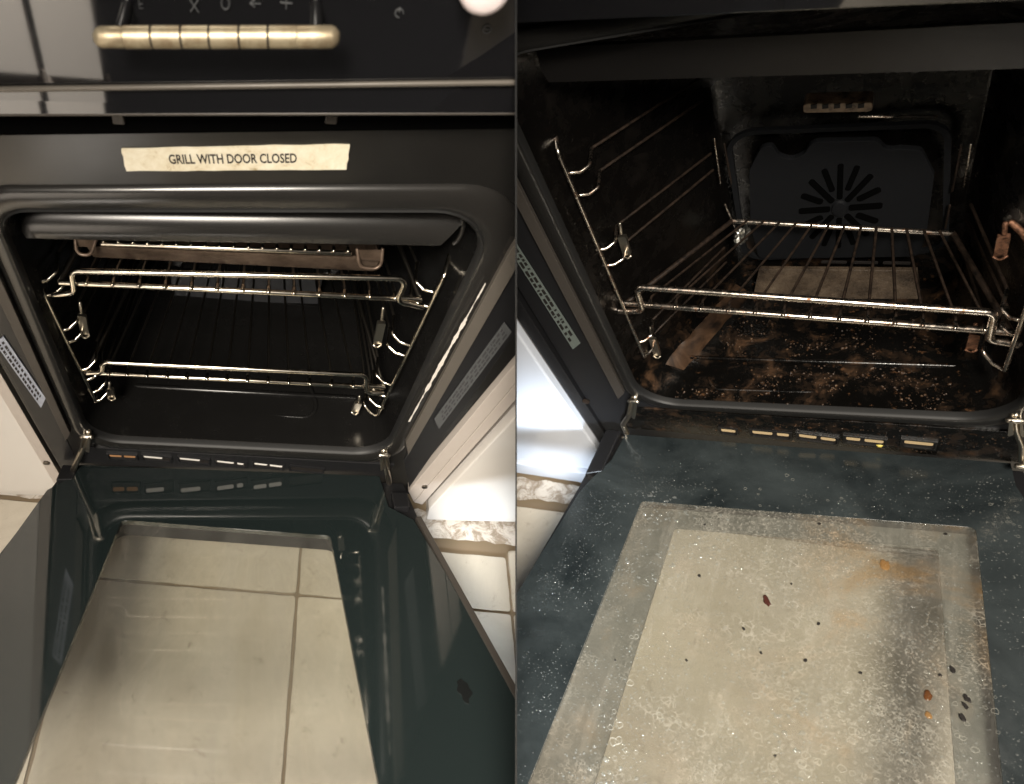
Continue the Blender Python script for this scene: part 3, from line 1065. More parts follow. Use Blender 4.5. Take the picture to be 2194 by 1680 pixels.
def clean_oven():
    F = FL
    mouth = K['L_mouth']
    rim = [(-.2246, .4345), (.262, .4735), (.2215, -.0309), (-.221, -.013)]
    outer = [(-.2855, .4785), (.366, .5395), (.2455, -.125), (-.2645, -.125)]
    radii = [.03, .05, .045, .045]
    cavity(F, OVL, mouth, [(-.165, .40), (.16, .415), (.15, .012), (-.155, .018)], .31, 'enamel_black', radii)
    face_frame(F, OVL, mouth, rim, outer, radii, 'rim_enamel', 'fascia_paint')
    # satin side flanges and the dark recessed side strips
    for nm, m_, q, y, th in (
            ('side_flange', 'trim_satin', [(.2560, .452), (.2640, .462), (.2640, .42), (.2285, .01), (.2185, .045), (.2475, .40)], -.0105, .006),
            ('side_flange', 'trim_dim', [(-.2395, .40), (-.2275, .40), (-.2245, .03), (-.2345, .01)], -.0075, .006),
            ('side_channel', 'fascia_dark', [(.2635, .47), (.318, .47), (.2535, -.11), (.2285, -.02)], -.0012, .004),
            ('side_channel', 'fascia_dark', [(-.2755, .46), (-.2405, .46), (-.2355, -.04), (-.2615, -.11)], -.0012, .004)):
        mk(F, nm, slab(q, face_at(y), 0, th), m_, OVL, bevel=.0006)
    # light edge strips to each side of the oven
    for nm, q in (('side_strip', [(.3485, .44), (.3665, .44), (.269, -.155), (.2535, -.118)]),
                  ('side_strip', [(.3675, .44), (.3835, .44), (.285, -.165), (.270, -.157)]),
                  ('side_strip', [(-.3005, .44), (-.2865, .44), (-.2675, -.105), (-.2815, -.165)])):
        mk(F, nm, slab(q, face_at(-.004), 0, .02), 'cabinet_edge', OVL, bevel=.0008)
    for x, z in ((.2745, -.098), (-.277, -.06)):
        s = mk(F, 'screw', loft([[(x + r_ * math.cos(a * .6283), y, z + r_ * math.sin(a * .6283)) for a in range(10)] for r_, y in ((.0046, -.004), (.0046, -.0065), (.0028, -.0072))], False), 'wire_dull', OVL, smooth=40)
        if s:
            mk(F, 'screw_slot', box(x - .0034, x + .0034, -.0076, -.0071, z - .0006, z + .0006), 'char', s)
    # worn paint along the right flange edge
    a, b = Vector((.2375, .36)), Vector((.2125, .10))
    V, Fc = [], []
    n = 80
    for i in range(n + 1):
        t = i / n
        p = a.lerp(b, t)
        w = max(.0, .0011 + .0022 * noise.noise(Vector((t * 14, 3.3, 0))) + .0010 * noise.noise(Vector((t * 60, 8., 0)))) * (1.25 if .2 < t < .8 else .55)
        V += [(p.x - w, -.0112, p.y), (p.x + w, -.0112, p.y), (p.x + w * .6, -.0098, p.y), (p.x - w * .6, -.0098, p.y)]
    for i in range(n):
        k = 4 * i
        Fc += [[k, k + 1, k + 5, k + 4], [k + 1, k + 2, k + 6, k + 5], [k + 3, k, k + 4, k + 7]]
    mk(F, 'worn_edge', (V, Fc), 'paint_chip', OVL)
    # sticker
    q = K['L_sticker']
    n = 60
    lo = []
    pts = []
    for i in range(n):
        t = i / n * 4
        k, u = int(t), t - int(t)
        p = Vector(lerp2(q[k], q[(k + 1) % 4], u))
        j = noise.noise(Vector((p.x * 220, p.y * 220, .3))) * .0009
        pts.append((p.x + j, p.y + j))
    st = mk(F, 'warning_sticker', slab(pts, face_at(-.0012), -.0005, .001), 'sticker_paper', OVL)
    st['label'] = 'worn cream sticker reading GRILL WITH DOOR CLOSED'
    V, Fc = text_mesh('GRILL WITH DOOR CLOSED')
    xs = [v[0] for v in V]
    ys_ = [v[1] for v in V]
    cx, w = (min(xs) + max(xs)) / 2, max(xs) - min(xs)
    hgt = max(ys_) - min(ys_)
    A, B = Vector((-.0535, .4752)), Vector((.0490, .4842))
    ax = (B - A)
    up = Vector((-ax.y, ax.x)).normalized() * .0094
    V2 = []
    cy = (min(ys_) + max(ys_)) / 2
    mid = (A + B) / 2
    for v in V:
        p = mid + ax * ((v[0] - cx) / w) + up * ((v[1] - cy) / hgt)
        V2.append((p.x, -.00205, p.y))
    mk(F, 'lettering', (V2, Fc), 'print_black', st)
    # rating labels with their unreadable small print
    for nm, q, m_, rows, dark in (('rating_label', K['L_rlabel'], 'label_grey', 3, 'label_print'), ('rating_label', K['L_llabel'], 'label_silver', 2, 'print_black')):
        lb = mk(F, nm, slab(q, face_at(-.0022), -.0006, .0006), m_, OVL)
        if lb is None:
            continue
        lb['label'] = 'narrow grey rating label on the right side strip' if m_ == 'label_grey' else 'narrow bluish rating label on the left side strip'
        strokes = []
        random.seed(3)
        for r_ in range(rows):
            u = .04
            while u < .9:
                l_ = random.uniform(.012, .05)
                c0, c1 = .14 + .8 * r_ / rows, .14 + .8 * (r_ + .55) / rows
                cor = [quad_uv([q[0], q[1], q[2], q[3]], c0, u), quad_uv(q, c1, u), quad_uv(q, c1, u + l_), quad_uv(q, c0, u + l_)]
                strokes.append(slab(cor, face_at(-.0030), -.0001, .0001))
                u += l_ + random.uniform(.006, .03)
        mk(F, 'small_print', join(*strokes), dark, lb)
    # vents in the lower frame
    sl = K['L_slots']
    for k in range(6):
        a, b = sl[2 * k], sl[2 * k + 1]
        h = .0098
        slope = (b[1] - a[1]) / (b[0] - a[0])
        q = [(a[0], a[1]), (b[0], b[1]), (b[0], b[1] - h), (a[0], a[1] - h)]
        hole = mk(F, 'vent_slot', slab(roundpoly(offset_poly(q, .0022), .003, 3), face_at(-.0030), -.0006, .001), 'char', OVL)
        lip = roundpoly(offset_poly(q, .0022), .003, 4)
        mk(F, 'slot_lip', ring_slab(resample(lip, 40), offset_poly(q, .0050), face_at(-.0030), -.0026, .0), 'fascia_dark', hole, smooth=40)
        if k < 5:
            parts = [(0, .46), (.55, 1)] if k in (0, 4) else [(0., .72)] if k in (1, 2) else [(0, .6), (.72, .95)]
            for u0, u1 in parts:
                qq = [lerp2(q[0], q[1], u0), lerp2(q[0], q[1], u1), lerp2(q[3], q[2], u1), lerp2(q[3], q[2], u0)]
                qq[2] = lerp2(qq[1], qq[2], .62)
                qq[3] = lerp2(qq[0], qq[3], .62)
                mk(F, 'painted_vent_light', slab(roundpoly(qq, .0022, 3), face_at(-.0038), -.0004, .0004), 'slot_rust' if k == 0 else 'slot_white', hole)  # plate whose colour stands for light showing in the slot
    # bottom ledge under the mouth
    mk(F, 'sill', slab([(-.218, -.014), (.2175, -.0345), (.214, -.078), (-.232, -.062)], face_at(-.0008), -.002, .003), 'fascia_dark', OVL, bevel=.0008)
    hinge(F, OVL, K['L_hingeL'], -.006, 'clip_steel')
    hinge(F, OVL, K['L_hingeR'], -.006, 'clip_steel')
    # reflector strip below the ceiling of the mouth
    q = [(-.2122, .3812), (.2136, .4052), (.1907, .3758), (-.1994, .3553)]
    lo = []
    for y, s in ((.034, 0.), (.028, .10), (.0225, .5), (.0185, .9), (.0200, 1.)):
        n = 24
        lo.append([(lerp(lerp(q[0][0], q[1][0], i / n), lerp(q[3][0], q[2][0], i / n), s), y, lerp(lerp(q[0][1], q[1][1], i / n), lerp(q[3][1], q[2][1], i / n), s)) for i in range(n + 1)])
    V = [p for l_ in lo for p in l_]
    n = 25
    Fc = [[a * n + i, a * n + i + 1, (a + 1) * n + i + 1, (a + 1) * n + i] for a in range(4) for i in range(24)]
    V += [(p[0], p[1] + .003, p[2]) for p in V]
    k0 = 5 * n
    Fc += [[a * n + i + k0, (a + 1) * n + i + k0, (a + 1) * n + i + 1 + k0, a * n + i + 1 + k0] for a in range(4) for i in range(24)]
    Fc += [[i, i + k0, i + 1 + k0, i + 1] for i in range(24)] + [[4 * n + i, 4 * n + i + 1, 4 * n + i + 1 + k0, 4 * n + i + k0] for i in range(24)]
    ds_ = mk(F, 'grill_deflector', (V, Fc), 'rim_enamel', OVL, smooth=50)
    for s, c in ((-1, (-.2035, .372)), (1, (.2045, .392))):
        pts = [(c[0] + s * .004 * math.cos(a) + s * .002, .024, c[1] + .016 * math.sin(a)) for a in [x * .45 - 1.6 for x in range(8)]]
        mk(F, 'deflector_bracket', tube(pts, .0022, 8), 'rim_enamel', ds_, smooth=60)
    # floor pressing
    mk(F, 'floor_pressing', tube(fillet([(-.100, .115, .012), (-.127, .052, .0035), (.110, .047, .0035), (.088, .11, .010)], .02, 6), .0034, 8), 'enamel_black', OVL, smooth=60)
    mk(F, 'floor_step', tube([(-.165, .085, .010), (.158, .082, .006)], .0045, 8), 'enamel_black', OVL, smooth=60)
    # panel at the back whose paler grey imitates a reflection
    mk(F, 'reflection_panel', loft([[(-.1225, .262, .052), (.1075, .262, .060), (.104, .25, .014), (-.1195, .25, .008)], [(-.1225, .268, .052), (.1075, .268, .060), (.104, .262, .010), (-.1195, .262, .004)]]), 'reflection_grey', OVL, bevel=.001)
    runner(F, OVL, K['L_railL'], K['L_hooksL'], -1, .27, -.155, 'chrome_wire', 'wire_dull')
    runner(F, OVL, K['L_railR'], K['L_hooksR'], 1, .27, .150, 'chrome_wire', 'wire_dull')
    for k, sd in ((0, -1), (2, 1), (4, -1), (6, 1)):
        clip(F, OVL, K['L_clips'][k], K['L_clips'][k + 1], sd, .04, 'clip_steel')
    # control panel
    yb = -.03
    def pan(poly, y, h0, h1):
        return slab(poly, face_at(y), h0, h1)
    bl, br = K['L_ctrl_bot']
    sl_, sr_ = K['L_ctrl_seam']
    ex = lambda a, b, x: lerp(a[1], b[1], (x - a[0]) / (b[0] - a[0]))
    X0, X1 = -.34, .42
    cp = mk(F, 'control_panel', loft([[(X0, yb + .001, ex(sl_, sr_, X0)), (X1, yb + .001, ex(sl_, sr_, X1)), (X1, yb + .012, .80), (X0, yb + .012, .76)],
                                      [(X0, yb + .06, ex(sl_, sr_, X0)), (X1, yb + .06, ex(sl_, sr_, X1)), (X1, yb + .07, .80), (X0, yb + .07, .76)]]), 'panel_glass', OVL, bevel=.0008)
    mk(F, 'lower_glass', loft([[(X0, yb, ex(bl, br, X0)), (X1, yb, ex(bl, br, X1)), (X1, yb + .0022, ex(sl_, sr_, X1) - .003), (X0, yb + .0022, ex(sl_, sr_, X0) - .003)],
                               [(X0, yb + .06, ex(bl, br, X0)), (X1, yb + .06, ex(bl, br, X1)), (X1, yb + .06, ex(sl_, sr_, X1) - .003), (X0, yb + .06, ex(sl_, sr_, X0) - .003)]]), 'panel_glass', cp, bevel=.0008)
    mk(F, 'seam_trim', tube([(X0, yb - .0005, ex(sl_, sr_, X0) - .0015), (X1, yb - .0005, ex(sl_, sr_, X1) - .0015)], .0021, 10), 'trim_satin', cp, smooth=60)
    mk(F, 'lower_lip', tube([(X0, yb + .001, ex(bl, br, X0)), (X1, yb + .001, ex(bl, br, X1))], .0014, 8), 'trim_dim', cp, smooth=60)
    for x in (-.0868, .0728):
        mk(F, 'panel_bracket', box(x - .0045, x + .0045, -.008, -.002, ex(bl, br, x) - .024, ex(bl, br, x) - .001), 'trim_dim', cp, bevel=.001)
    mk(F, 'gap_shade_strip', slab([(X0, .474), (X1, .544), (X1, .60), (X0, .54)], face_at(-.001), -.002, .002), 'shade_black', OVL)  # black strip painted in for the shade under the control panel
    # bar handle made of short sleeves
    a, b = Vector((-.0745, .6078)), Vector((.0640, .6186))
    yh = -.06
    rr = .0064
    hb = mk(F, 'bar_handle', tube([(a.x + .004, yh, a.y), (b.x - .004, yh, b.y)], rr * .88, 18), 'char', cp, smooth=60)
    cuts = [0., .10, .222, .350, .470, .598, .722, .848, 1.]
    for k in range(8):
        t0, t1 = cuts[k] + .005, cuts[k + 1] - .005
        r0 = rr * (.95 if k == 0 else 1.)
        p, q_ = a.lerp(b, t0), a.lerp(b, t1)
        mk(F, 'sleeve', tube([(p.x, yh, p.y), (q_.x, yh, q_.y)], r0, 18, k in (0, 7)), 'handle_metal', hb, smooth=50)
    for t in (.08, .93):
        p = a.lerp(b, t)
        mk(F, 'handle_post', tube([(p.x, yh, p.y), (p.x, -.024, p.y)], .004, 10), 'fascia_dark', hb, smooth=60)
    # printed touch symbols
    S = K['L_sym']
    def sym(strokes, c, s, nm='touch_symbol'):
        gs = []
        for st_ in strokes:
            pts = [(c[0] + x * s, -.0297 + (c[1] + z * s - .58) * .055, c[1] + z * s) for x, z in st_]
            gs.append(tube(pts, s * .13, 6))
        mk(F, nm, join(*gs), 'mark_print', cp, smooth=60)
    s = .0036
    sym([[(-.5, 1), (-.5, -1), (.5, -1)], [(-.2, .2), (.5, .2)]], S[0], s * .6)
    sym([[(-.7, 1), (.7, -1)], [(.7, 1), (-.7, -1)]], S[1], s)
    sym([[(.7 * math.cos(x * .6), 1.0 * math.sin(x * .6)) for x in range(12)]], S[2], s)
    sym([[(.9, 0), (-.9, 0), (-.1, .6)], [(-.9, 0), (-.1, -.6)]], S[3], s)
    sym([[(-1, 0), (1, 0)], [(0, 1), (0, -1)]], S[4], s)
    sym([[(.8 * math.cos(x * .6), .8 * math.sin(x * .6)) for x in range(9)], [(0, .2), (0, 1)]], S[5], s * .9)
    sym([[(.8 * math.cos(x * .6), .8 * math.sin(x * .6)) for x in range(12)], [(-.3, 0), (.3, 0)]], S[6], s * .9)
    # pale rounded knob above the panel
    kb = []
    c = Vector((.1497, -.045, .6485))
    for y, r_ in ((.02, .0150), (0., .0155), (-.008, .0150), (-.013, .0125), (-.0155, .008)):
        kb.append([(c.x + r_ * math.cos(t * .2618), c.y + y, c.z + r_ * .95 * math.sin(t * .2618)) for t in range(24)])
    k_ = mk(F, 'knob', loft(kb), 'knob_pale', cp, smooth=50)
    if k_:
        k_['label'] = 'pale rounded knob at the top right of the glass panel'
    # door
    fn = door_fn(-.068, -.46)
    glass = [(-.2321, .0040), (-.2394, .0358), (-.2609, .0628), (-.2798, .1892), (-.318, .53), (.332, .53), (.3016, .3677), (.2361, .1027), (.2048, .0767), (.1998, .0067)]
    body = [(-.2529, .0075), (-.2847, .175), (-.3225, .545), (.3405, .545), (.3085, .3677), (.2460, .095), (.2354, .012)]
    win = [(-.1499, .1194), (.121, .1388), (.1500, .505), (-.1755, .505)]
    win2 = [(-.165, .060), (.140, .072), (.168, .52), (-.19, .52)]
    d = door(F, OVL, fn, glass, body, win, win2, 'glass_border', 'glass_clear', 'fascia_dark')
    # side trims of the door
    mk(F, 'door_edge_trim', loft([[fn(*p, -.007) for p in ((.2395, .098), (.2475, .096), (.3415, .54), (.331, .54))], [fn(*p, .0015) for p in ((.2395, .098), (.2470, .096), (.3400, .54), (.332, .54))]]), 'trim_dim', d, bevel=.0006)
    for x, t in ((-.2435, .022), (.2245, .060)):
        mk(F, 'hinge_block', loft([[fn(x + a_, t + b_, h) for a_, b_ in ((-.012, -.016), (.012, -.016), (.010, .016), (-.012, .018))] for h in (-.03, .001)]), 'fascia_dark', d, bevel=.0015)
    # dark reflection on the glass, laid on as a thin blot
    V = []
    pts = []
    for k in range(26):
        a_ = k * 2 * math.pi / 26
        r_ = .0085 * (1 + .5 * noise.noise(Vector((math.cos(a_) * 1.4, math.sin(a_) * 1.4, 2.2))) + .25 * noise.noise(Vector((math.cos(a_) * 4, math.sin(a_) * 4, 5.))))
        pts.append((.2475 + r_ * .8 * math.cos(a_), .368 + r_ * 1.4 * math.sin(a_)))
    o = mk(F, 'reflection_blot', slab(pts, fn, .0002, .0007), 'dark_reflection', d)


clean_oven()


# racks and grill pan of the clean oven
def wires_between(b, n, f0=.055, f1=.945):
    return [lerp2(b[0], b[1], f0 + (f1 - f0) * i / (n - 1)) for i in range(n)]


r1 = root(FL, 'oven_rack', 'chrome wire rack low down in the clean oven, above the bare floor', 'oven rack', (0, .1, .13), 'wire racks in the clean oven')
b = K['L_rack1_bot']
rack(FL, r1, K['L_rack1_top'], b, K['L_rack1_drop'], [w for w in K['L_wiresfront']], ((-.128, .147), (.126, .143), .265), .02, 'chrome_wire', ('wire_dull', 'wire_dull'))
r2 = root(FL, 'oven_rack', 'chrome wire rack in the clean oven just under the grill pan', 'oven rack', (0, .1, .28), 'wire racks in the clean oven')
b = K['L_rack2_bot']
rack(FL, r2, K['L_rack2_top'], b, K['L_rack2_drop'], wires_between(b, 13, .075, .925), ((-.135, .295), (.138, .298), .255), .02, 'chrome_wire', ('wire_dull', 'wire_dull'))

GP = root(FL, 'grill_pan', 'brown steel grill pan with wire grid at the top of the clean oven', 'grill pan', (0, .12, .30))


def grill_pan():
    q = K['L_pan']
    y0, y1 = .045, .20
    z0 = .302
    top = [(q[0][0], y0, q[0][1]), (q[1][0], y0, q[1][1]), (q[1][0] - .022, y1, .327), (q[0][0] + .022, y1, .325)]
    bot = [(q[3][0] + .002, y0 + .006, z0), (q[2][0] - .004, y0 + .006, z0 + .001), (q[2][0] - .03, y1 - .01, z0 + .002), (q[3][0] + .03, y1 - .01, z0 + .002)]
    tin = [(p[0] * .98, p[1] + (.004 if i < 2 else -.004), p[2]) for i, p in enumerate(top)]
    bin_ = [(p[0] * .975, p[1] + (.004 if i < 2 else -.004), p[2] + .002) for i, p in enumerate(bot)]
    V, Fc = loft([bin_, tin, top, bot])
    mk(FL, 'pan_body', (V, Fc), 'pan_steel', GP, bevel=.0012, smooth=40)
    g = K['L_grid']
    mk(FL, 'grid_bar', tube([p3(g[0], .042), p3(g[1], .042)], .0026, 10), 'chrome_wire', GP, smooth=60)
    for i in range(18):
        p = lerp2(g[0], g[1], .012 + .976 * i / 17)
        mk(FL, 'grid_wire', tube([(p[0], .040, p[1] + .0045), (p[0], .05, p[1] + .004), (p[0] * .86, .195, p[1] + .001)], .0013, 6), 'wire_dull', GP, smooth=60)
        mk(FL, 'grid_tip', tube([(p[0], .0395, p[1] + .0048), (p[0], .045, p[1] + .0042)], .0019, 7), 'chrome_wire', GP, smooth=60)
    h = K['L_panh']
    for k in (0, 4):
        pts = fillet([p3(h[k], .043), p3(h[k + 3], .034), p3(h[k + 2], .034), p3(h[k + 1], .043)], .008, 5)
        hd = mk(FL, 'pan_handle', tube(pts, .0019, 10), 'pan_steel', GP, smooth=60)
        mk(FL, 'handle_plate', slab([h[k], h[k + 1], lerp2(h[k + 1], h[k + 2], .75), lerp2(h[k], h[k + 3], .75)], face_at(.042), -.001, .001), 'pan_steel', hd, bevel=.0006)


grill_pan()


# ------------------------------------------------------------------ dirty oven
OVR = root(FR, 'oven', 'dirty oven with brown burnt-on grease and a wet foamy glass door', 'oven', (0, .1, -.32))


def dirty_oven():
    F = FR
    mouth = [(-.2362, .6315), (.2085, .600), (.2072, .0180), (-.203, -.0076)]
    rim = [(-.263, .655), (.237, .625), (.2285, -.006), (-.2215, -.029)]
    outer = [(-.352, .72), (.31, .68), (.262, -.13), (-.284, -.15)]
    radii = [.04, .04, .055, .055]
    back = [(-.108, .42), (.152, .40), (.152, .004), (-.104, .004)]
    cavity(F, OVR, mouth, back, .215, 'enamel_soiled', radii)
    face_frame(F, OVR, mouth, rim, outer, radii, 'rim_soiled', 'fascia_dark')
    mk(F, 'side_flange', slab([(-.2755, .62), (-.262, .62), (-.2235, .02), (-.2365, .0)], face_at(-.0075), 0, .006), 'trim_dim', OVR, bevel=.0006)
    mk(F, 'side_strip', slab([(-.372, .60), (-.352, .60), (-.2845, -.14), (-.300, -.185)], face_at(-.004), 0, .02), 'fascia_dark', OVR, bevel=.0008)
    # grey deflector and the panel edge above the mouth
    q = [(-.2006, .6096), (.20, .5285), (.20, .4885), (-.1993, .5699)]
    mk(F, 'grill_deflector', loft([[p3(q[0], .026), p3(q[1], .026), p3(lerp2(q[1], q[2], .5), .020), p3(q[2], .026), p3(q[3], .026), p3(lerp2(q[0], q[3], .5), .020)],
                                   [p3(q[0], .030), p3(q[1], .030), p3(lerp2(q[1], q[2], .5), .025), p3(q[2], .030), p3(q[3], .030), p3(lerp2(q[0], q[3], .5), .025)]]), 'deflector_soiled', OVR, smooth=60)
    mk(F, 'control_panel', loft([[(-.36, -.03, .715), (.31, -.03, .56), (.31, -.02, .85), (-.36, -.02, .9)], [(-.36, .03, .715), (.31, .03, .56), (.31, .04, .85), (-.36, .04, .9)]]), 'panel_glass', OVR, bevel=.001)
    # label
    q = [(-.305, .40), (-.292, .40), (-.2611, .1485), (-.2760, .1316)]
    lb = mk(F, 'rating_label', slab(q, face_at(-.0022), -.0006, .0006), 'label_green', OVR)
    if lb:
        strokes = []
        random.seed(5)
        for r_ in range(2):
            u = .02
            while u < .92:
                l_ = random.uniform(.012, .05)
                c0, c1 = .14 + .42 * r_, .14 + .42 * r_ + .28
                strokes.append(slab([quad_uv(q, c0, u), quad_uv(q, c1, u), quad_uv(q, c1, u + l_), quad_uv(q, c0, u + l_)], face_at(-.0030), -.0001, .0001))
                u += l_ + random.uniform(.008, .03)
        mk(F, 'small_print', join(*strokes), 'char', lb)
        lb['label'] = 'narrow grey-green rating label on the left side strip'
    x, z = -.291, -.02
    s = mk(F, 'screw', loft([[(x + r_ * math.cos(a * .6283), y, z + r_ * math.sin(a * .6283)) for a in range(10)] for r_, y in ((.006, -.004), (.006, -.0065), (.003, -.0072))], False), 'wire_soiled', OVR, smooth=40)
    # vents
    sl = K['R_slots']
    for k in range(5):
        a, b_ = sl[2 * k], sl[2 * k + 1]
        h = .0145
        q = [(a[0], a[1]), (b_[0], b_[1]), (b_[0], b_[1] - h), (a[0], a[1] - h)]
        hole = mk(F, 'vent_slot', slab(roundpoly(offset_poly(q, .003), .004, 3), face_at(-.0030), -.0006, .001), 'char', OVR)
        lip = roundpoly(offset_poly(q, .0026), .004, 4)
        mk(F, 'slot_lip', ring_slab(resample(lip, 40), offset_poly(q, .0055), face_at(-.0030), -.0026, .0), 'rim_soiled', hole, smooth=40)
        for u0, u1 in ([(0, 1)] if k in (0, 4) else [(0, .55), (.68, 1)] if k == 1 else [(0, .48), (.6, 1)] if k == 2 else [(0, .38), (.5, 1)]):
            qq = [lerp2(q[0], q[1], u0), lerp2(q[0], q[1], u1), lerp2(q[3], q[2], u1), lerp2(q[3], q[2], u0)]
            qq[2] = lerp2(qq[1], qq[2], .6)
            qq[3] = lerp2(qq[0], qq[3], .6)
            mk(F, 'painted_vent_light', slab(roundpoly(qq, .0025, 3), face_at(-.0038), -.0004, .0004), 'slot_tan', hole)  # light in the slot put in as a tan plate
    mk(F, 'sill', slab([(-.226, -.032), (.230, -.012), (.232, -.090), (-.245, -.105)], face_at(-.0008), -.002, .003), 'enamel_soiled', OVR, bevel=.0008)
    hinge(F, OVR, K['R_hingeL'], -.006, 'clip_steel')
    hinge(F, OVR, K['R_hingeR'], -.006, 'clip_steel')
    # back: cover plate with fan slots
    B = .205
    raw = [(-.0705, .252), (-.0560, .288), (-.0440, .2905), (-.0375, .272), (-.0250, .262), (-.0120, .270), (-.0040, .288), (.058, .278), (.066, .262), (.078, .262), (.098, .256), (.1120, .215), (.1135, .1109), (.1085, .0700), (-.0690, .0780), (-.0750, .1487)]
    pl = mk(F, 'fan_cover', slab(roundpoly(raw, .010, 4), face_at(B), -.004, .004), 'back_plate', OVR, bevel=.0008)
    rec = roundpoly([(-.094, .318), (.120, .288), (.138, .07), (-.090, .07)], .03, 6)
    mk(F, 'back_recess', ring_slab(resample(offset_poly(rec, -.006), 60), rec, face_at(.208), -.003, .003), 'back_plate', OVR)
    c = Vector((.0243, .172))
    for k in range(16):
        a = 2 * math.pi * k / 16 + math.pi / 2
        r0, r1_ = (.017, .077) if k % 2 == 0 else (.034, .077)
        d = Vector((math.cos(a), math.sin(a)))
        n = Vector((-d.y, d.x)) * .0052
        sx = .56
        pts = [c + d * r0 - n, c + d * r1_ - n, c + d * r1_ + n, c + d * r0 + n]
        pts = [(c.x + (p.x - c.x) * sx, p.y) for p in pts]
        mk(F, 'fan_slot', slab(roundpoly(pts, .003, 3), face_at(B - .0043), -.0006, .0004), 'shade_black', pl)  # black slabs stand for the shade in the slot openings
    mk(F, 'fan_boss', loft([[(c.x + r_ * .62 * math.cos(t * .3927), y, c.y + r_ * math.sin(t * .3927)) for t in range(16)] for r_, y in ((.014, B - .004), (.012, B - .0065), (.007, B - .007))], False), 'back_plate', pl, smooth=40)
    lam = K['R_lamp']
    lc = mk(F, 'lamp_cover', slab(roundpoly(lam, .004, 3), face_at(.19), -.008, .01), 'lamp_cover', OVR, bevel=.001)
    for k in range(5):
        p = lerp2(lam[0], lam[1], .16 + .17 * k)
        mk(F, 'cover_rib', box(p[0] - .0028, p[0] + .0028, .1808, .183, p[1] - .006, p[1] - .0005), 'char', lc)
    e = K['R_elem']
    mk(F, 'heating_element', tube([p3(e[0], .20), p3(lerp2(e[0], e[1], .45), .20)], .0016, 8), 'chrome_soiled', OVR, smooth=60)
    mk(F, 'heating_element', tube([p3(lerp2(e[0], e[1], .52), .20), p3(e[1], .20)], .0016, 8), 'wire_soiled', OVR, smooth=60)
    br = K['R_brails']
    for k in range(0, 12, 2):
        mk(F, 'rear_runner_rod', tube([p3(br[k], .198), p3(br[k + 1], .198)], .0012, 6), 'chrome_soiled' if k % 4 == 0 else 'wire_soiled', OVR, smooth=60)
    for k in range(3):
        mk(F, 'rear_slot', slab(roundpoly([(.005 + .034 * k, .066 - .003 * k), (.034 + .034 * k, .0635 - .003 * k), (.034 + .034 * k, .0595 - .003 * k), (.005 + .034 * k, .062 - .003 * k)], .0015, 2), face_at(.203), -.001, .001), 'char', OVR)
    pz = [(-.0697, .0560), (.1101, .0432), (.1165, .0035), (-.079, .0035)]
    mk(F, 'reflection_panel', loft([[(pz[0][0], .200, pz[0][1]), (pz[1][0], .200, pz[1][1]), (pz[2][0], .180, .003), (pz[3][0], .184, .003)], [(pz[0][0], .206, pz[0][1]), (pz[1][0], .206, pz[1][1]), (pz[2][0], .2, .0), (pz[3][0], .2, .0)]]), 'reflection_soiled', OVR, bevel=.001)  # added panel; its lighter speckled brown stands for a reflection
    # floor pressing and step
    mk(F, 'floor_step', tube([(-.176, .072, .006), (.172, .072, .012)], .0032, 8), 'enamel_soiled', OVR, smooth=60)
    mk(F, 'floor_pressing', tube(fillet([(-.116, .04, .001), (-.106, .022, .0005), (.137, .029, .006), (.150, .045, .008)], .01, 5), .003, 8), 'enamel_soiled', OVR, smooth=60)
    # runners, clips
    runner(F, OVR, K['R_railL'], K['R_hooksL'], -1, .19, -.108, 'chrome_soiled', 'wire_soiled')
    runner(F, OVR, [(.1905, .33), K['R_railR'][1]], K['R_hooksR'], 1, .19, .148, 'chrome_soiled', 'wire_soiled')
    for k, sd, m_ in ((0, -1, 'clip_steel'), (2, 1, 'copper_grime'), (4, -1, 'clip_steel'), (6, 1, 'copper_grime')):
        clip(F, OVR, K['R_clips'][k], K['R_clips'][k + 1], sd, .045, m_)
    # rusty lug behind the right clip
    mk(F, 'side_lug', tube(fillet([(.166, .05, .300), (.176, .046, .288), (.183, .045, .272), (.195, .045, .268)], .006, 4), .003, 8), 'copper_grime', OVR, smooth=60)
    # burnt grease lying along the left edge of the floor
    V, Fc = [], []
    nu, nv = 40, 8
    a0, a1 = Vector((-.178, .05, .020)), Vector((-.100, .19, .034))
    b0, b1 = Vector((-.152, .05, .004)), Vector((-.080, .19, .008))
    for i in range(nu + 1):
        for j in range(nv + 1):
            u, v = i / nu, j / nv
            p = a0.lerp(a1, u).lerp(b0.lerp(b1, u), v)
            if j in (0, nv):
                p += Vector((.004, 0, .002)) * noise.noise(p * 45)
            p += Vector((.6, -.3, .7)) * (.0012 * math.sin(v * math.pi) + .0006 * noise.noise(p * 70) * math.sin(v * math.pi))
            V.append(tuple(p))
    for i in range(nu):
        for j in range(nv):
            k = i * (nv + 1) + j
            Fc.append([k, k + 1, k + nv + 2, k + nv + 1])
    mk(F, 'grease_streak', (V, Fc), 'grease_film', OVR, smooth=60)
    # crust grains scattered over the floor of the cavity
    gs = []
    random.seed(21)
    for k in range(2600):
        x, y = random.uniform(-.185, .185), random.uniform(.004, .17)
        if abs(x) > .2 - y * .42:
            continue
        if noise.noise(Vector((x * 17, y * 26, .5))) + .5 * noise.noise(Vector((x * 60, y * 60, 2.5))) + random.uniform(-.12, .12) < .16:
            continue
        r_ = .0005 + .0016 * random.random() ** 2.5 + (.0016 if random.random() < .03 else 0)
        V, Fc = dome((0, 0), r_, r_ * random.uniform(.5, 1.1), 5, random.uniform(.6, 1), random.random() * 3)
        zf = lerp(-.0076, .018, (x + .2) / .4) * max(0, 1 - y / .215) + .004 * y / .215
        gs.append(([(v[0] + x, v[1] + y, v[2] + zf + .0006) for v in V], Fc))
    o = mk(F, 'grease_grains', join(*gs), 'grease_crust', OVR, smooth=60)
